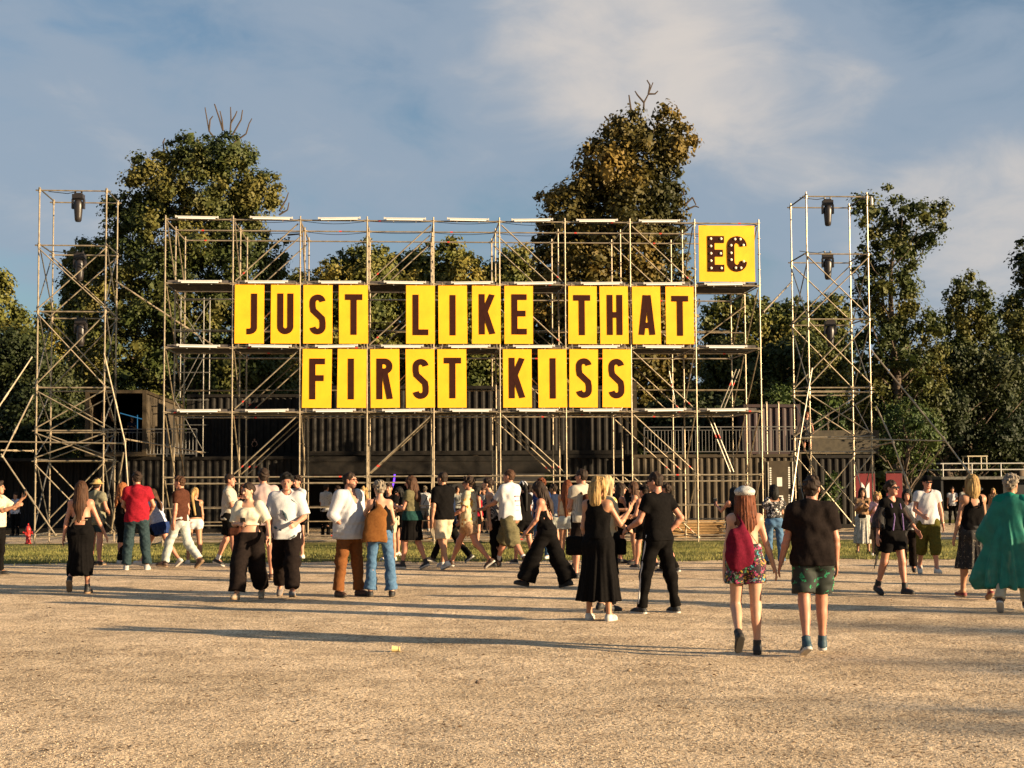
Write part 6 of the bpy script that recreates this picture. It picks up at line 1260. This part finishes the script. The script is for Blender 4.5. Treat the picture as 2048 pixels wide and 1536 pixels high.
c = person(1858, 1149, 951, 'man in white t-shirt, cap and sunglasses with olive cropped trousers walking towards the camera', 178, 'm', 'stepL', armL=(4, 12, 10, 5), armR=(10, 14, 66, -20), skin='rosy', hair='fade', hcol='dark', look=(6, 0), glass=True, build=1.1, cap=(C_black, 'back'), top=T_(m=C_white, hem=-.05, loose=.020, sleeve=.5), bot=T_(kind='pants', name='cropped_trousers', m=C_olive, to=1.42, o=(.03, .05, .045), wr=.006), shoe=SNW, vox=.012)
s = SDF(c['AR']['L'][2]-.08, c['AR']['L'][2]+.08, .006); d = nrm(c['AR']['L'][2]-c['AR']['L'][1]); s.cone(c['AR']['L'][2]-d*.035, c['AR']['L'][2]-d*.01, .033, .033, cap=1, caps=1, k=.004); c['emit']('watch', s, M_steel, c['root'])
c = person(1817, 1146, 978, 'person in white top hidden between the kimono woman and the olive trousered man', 165, 'f', 'stepR', skin='rosy', hcol='black', hair='long', hlen=.1, top=T_(m=C_white), bot=T_(kind='pants', m=C_char, o=(.03, .04, .05)), shoe=SNK, vox=.014)
c = person(1727, 1108, 975, 'woman in tan top and long white lace skirt near the red banner', 172, 'f', 'stand', armL=(30, 10, 116, -18), armR=(28, 12, 120, -22), skin='tan', hair='long', hcol='dark', hlen=.1, top=T_(m=C_tanc, hem=.10, sleeve=.4), bot=T_(kind='skirt', m=P_lace, hem=.28, r=.24, fold=.016, waist=.13), shoe=SNK, vox=.0135); phone(c, 'L', 'phone held up by the woman in the white lace skirt')
s = box_bag(c, c['tp'](.03, .135, .07), (.10, .04, .05), .03); held(c, 'waist_bag', 'black waist bag on the woman in the white lace skirt', 'bag', s, C_black)
c = person(1757, 1112, 983, 'curly blonde woman raising a phone beside the lace skirt woman', 160, 'f', 'stand', armL=(30, 8, 120, -16), armR=(26, 10, 120, -20), skin='tan', hair='waves', hcol='blonde', hlen=.12, top=T_(m=cloth('pale_pink', (.5, .30, .32)), sleeve=.8), bot=T_(kind='skirt', m=C_tanc, hem=.45, r=.2), shoe=SNW, vox=.0135)
c = person(1950, 1199, 949, 'blonde woman in black dress with paisley skirt and red sandals walking away at right', 10, 'f', 'stepL', armL=(0, 14, 8, 12), armR=(8, 10, 50, -10), skin='tan', hair='bob', hcol='blonde', look=(-14, 0), build=1.08, top=T_(m=C_black, kind='tank', hem=.04, back=(.44, .10), loose=.014), bot=T_(kind='skirt', m=P_paisley, hem=.44, r=.24, fold=.020, waist=.10, sweep=.02), shoe=SND, vox=.011)
decal(c, [((-.09, -.12, .43), (-.06, -.13, .36), .012, .012), ((-.06, -.13, .36), (0, -.13, .38), .012, .012), ((0, -.13, .38), (.06, -.13, .36), .012, .012), ((.06, -.13, .36), (.09, -.12, .43), .012, .012)], C_black, 'cut_out_straps')
c = person(2028, 1222, 949, 'person with short curly hair in a long flowing green gown at the right edge', -28, 'f', 'walkR', armL=(6, 18, 44, -10), armR=(10, 14, 40, 0), skin='tan', hair='curly', hcol='grey', look=(-20, 0), build=1.1, top=T_(m=cloth('green_silk', (.008, .14, .095), (.010, .165, .115), b=.2), hem=0, sleeve=1.0, sl_loose=.03, loose=.03, wr=.010), bot=T_(kind='pants', m=C_cream, o=(.015, .02, .02), to=1.75), shoe=(M_shoebr, M_sole, 'low'), vox=.011)
green = mat('green_gown', (.008, .145, .10), .7, 0, 10, .15, .3, 30, alpha=.90); tp = c['tp']; s = SDF(v3(-.75, -.9, .15), v3(.75, .6, 1.6), .013)
c['torso'](s, .05); s.cone(tp(0, -.02, .42), v3(-.06, -.10, .30), .17, .34, .62, v3(0, 1, 0), cap=1, k=.06); s.cone(tp(-.12, -.08, -.05), v3(-.46, -.22, .40), .10, .055, .5, v3(0, 1, 0), k=.16); s.cone(tp(-.16, -.02, .44), tp(-.34, -.06, .05), .08, .11, k=.06); s.cone(tp(.16, -.02, .44), tp(.30, -.02, .05), .08, .11, k=.06)
X, Y, Z = s.x[:, None, None], s.y[None, :, None], s.z[None, None, :]; th = np.arctan2(Y+.1, X+.06); tt = np.clip((1.3-Z)/1.0, 0, 1); s.F = s.F+(.026*tt*(np.sin(th*9+1)+.6*np.sin(th*16+2))).astype(f32); s.plane((0, 0, .32), nrm(v3(.10, .14, -1)))
s.cone(tp(0, .02, .50), tp(0, .02, .7), .085, .12, op='sub', k=.001); c['emit']('gown', s, green, c['root'])
# --- left edge and the decks
c = person(-6, 1150, 962, 'person at the left edge raising a phone, cream dotted short sleeve shirt', -95, 'm', 'stand', armL=(52, 10, 138, -4), armR=(40, 10, 110, -4), skin='tan', hair='short', hcol='dark', top=T_(m=P_spots, sleeve=.8, sl_loose=.035), bot=T_(kind='pants', m=C_black), shoe=SNK, vox=.012); phone(c, 'L', 'dark phone raised by the person at the left edge', 85)
for (px, D, ty, lb, kw) in ((219, DC+1.3, 818, 'man in black t-shirt raising a camera on the upper left deck', T_(head=170, sex='m', armL=(60, 14, 150, -10), armR=(60, 14, 150, -10), top=T_(m=C_black), bot=T_(kind='shorts', m=C_black, to=.85), shoe=SNW)),
                            (264, DC+1.6, 832, 'grey haired person in dark shirt leaning on the upper left railing', T_(head=178, sex='m', armL=PHONE, armR=PHONE, hcol='grey', top=T_(m=C_navy), bot=T_(kind='pants', m=C_char), shoe=SNK)),
                            (202, DC+2.4, 840, 'person in pale top inside the upper left container', T_(head=90, sex='f', hair='long', top=T_(m=C_cream), bot=T_(kind='pants', m=C_black), shoe=SNK)),
                            (509, DC+2.2, 876, 'small figure of a woman in black strappy top on the dark middle deck', T_(head=180, sex='f', hair='bun', armL=(4, 26, 30, -30), armR=(4, 26, 30, -30), top=tank(C_black), bot=T_(kind='pants', m=C_black), shoe=SNK)),
                            (1615, DC+1.9, 824, 'woman in short black floral dress on the upper deck behind the right tower', T_(head=190, sex='f', hair='long', hcol='auburn', hlen=.1, skin='rosy', armL=(6, 16, 30, 0), armR=(6, 16, 70, -10), top=T_(m=P_paisley, sleeve=.5), bot=T_(kind='skirt', m=P_paisley, hem=.5, r=.2), shoe=SNK))):
    b_ = at(px, 900, D); b_.z = zt1+(.19 if px in (219, 264, 202) else .02)
    if px == 1615: b_.z = zt1+.02
    person(px, 0, ty, lb, vox=.017, base=b_, **kw)
# --- crowd inside the bar and by the booth
for (px, fy, ty, hd, sx, lb, kw) in ((968, 1066, 975, 150, 'm', 'far visitor in black and white shirt inside the bar left of the striped top woman', T_(top=T_(m=P_check), bot=T_(kind='shorts', m=C_black, to=.8))),
    (760, 1066, 968, 30, 'm', 'far visitor in black standing under the purple lamp', T_(top=T_(m=C_black), bot=T_(kind='pants', m=C_black))),
    (915, 1063, 972, 200, 'f', 'far visitor in grey top deep in the bar behind the hawaiian shirt', T_(hair='long', top=T_(m=C_grey), bot=T_(kind='shorts', m=C_black, to=.6))),
    (1060, 1066, 970, 100, 'f', 'far visitor in pale blue top inside the bar behind the white cap', T_(hair='bob', top=T_(m=C_lite), bot=T_(kind='pants', m=C_jean))),
    (1300, 1090, 970, 0, 'm', 'visitor in dark shirt far behind the man with side stripes', T_(top=T_(m=C_char), bot=T_(kind='pants', m=C_black))),
    (675, 1068, 971, 60, 'm', 'far visitor all in black at the bar just left of the white shirted man', T_(top=T_(m=C_black), bot=T_(kind='pants', m=C_black))),
    (1906, 1050, 974, 170, 'm', 'small far visitor in white top in front of the black booth, leftmost', T_(top=T_(m=C_white), bot=T_(kind='pants', m=C_black))),
    (1930, 1050, 972, 200, 'm', 'small far visitor in grey shirt in front of the black booth', T_(top=T_(m=C_grey), bot=T_(kind='pants', m=C_djean))),
    (1988, 1052, 976, 160, 'f', 'small far visitor in tan top between the blonde woman and the green gown', T_(hair='long', hcol='blonde', top=T_(m=C_tanc), bot=T_(kind='pants', m=C_black))),
    (30, 1072, 985, 160, 'm', 'small far visitor in pale blue shirt at the left edge behind the raised phone', T_(top=T_(m=C_lite), bot=T_(kind='pants', m=C_black)))):
    person(px, fy, ty, lb, hd, sx, 'stand', armL=HOLD, armR=DOWN, shoe=SNK, vox=.02, **kw)

for (px, fy, ty, hd, sx, lb, kw) in ((1108, 1104, 968, 60, 'm', 'visitor in navy shirt farther back between the wide trousers and denim shorts women', T_(top=T_(m=C_navy), bot=T_(kind='shorts', m=C_grey, to=.8))),
    (1192, 1108, 970, -40, 'f', 'long haired visitor in tan top farther back left of the long black dress', T_(hair='long', hcol='brown', top=tank(C_tanc), bot=T_(kind='pants', m=C_jean))),
    (1226, 1102, 968, 120, 'm', 'visitor in black t-shirt farther back behind the small black handbag', T_(top=T_(m=C_black), bot=T_(kind='shorts', m=C_khaki, to=.8))),
    (1000, 1100, 967, 20, 'm', 'visitor in grey green shirt farther back behind the khaki shorts man', T_(top=T_(m=C_gg), bot=T_(kind='pants', m=C_char))),
    (955, 1096, 972, -70, 'f', 'visitor in red top farther back right of the hawaiian shirt', T_(hair='bob', hcol='black', top=tank(C_red), bot=T_(kind='shorts', m=C_black, to=.6))),
    (1322, 1100, 972, 150, 'f', 'visitor in white top farther back hidden by the man with side stripes', T_(hair='long', top=tank(C_white), bot=T_(kind='shorts', m=C_jean, to=.5)))):
    person(px, fy, ty, lb, hd, sx, 'stand', armL=HOLD, armR=DOWN, shoe=SNK, vox=.017, **kw)
# visitors just outside the view on the right, whose long shadows cross the gravel
for k, (X_, Y_, hd) in enumerate(((9.2, 17.6, 80), (10.6, 20.3, 100), (11.5, 24.2, 70), (10.2, 22.4, -60), (13.2, 26.0, 90), (12.3, 19.0, 20))):
    person(0, 0, 0, ('visitor in dark shirt', 'visitor in white shirt', 'visitor in blue shirt', 'visitor in tan shirt', 'visitor in red shirt', 'visitor in grey shirt')[k]+' outside the view on the right', hd, 'm', ('stand', 'walkL', 'stepR')[k % 3], top=T_(m=(C_char, C_white, C_blue, C_tanc, C_red, C_grey)[k]), bot=T_(kind='pants', m=C_djean), shoe=SNK, vox=.02, base=Vector((X_, Y_, 0)), hgt=1.78)
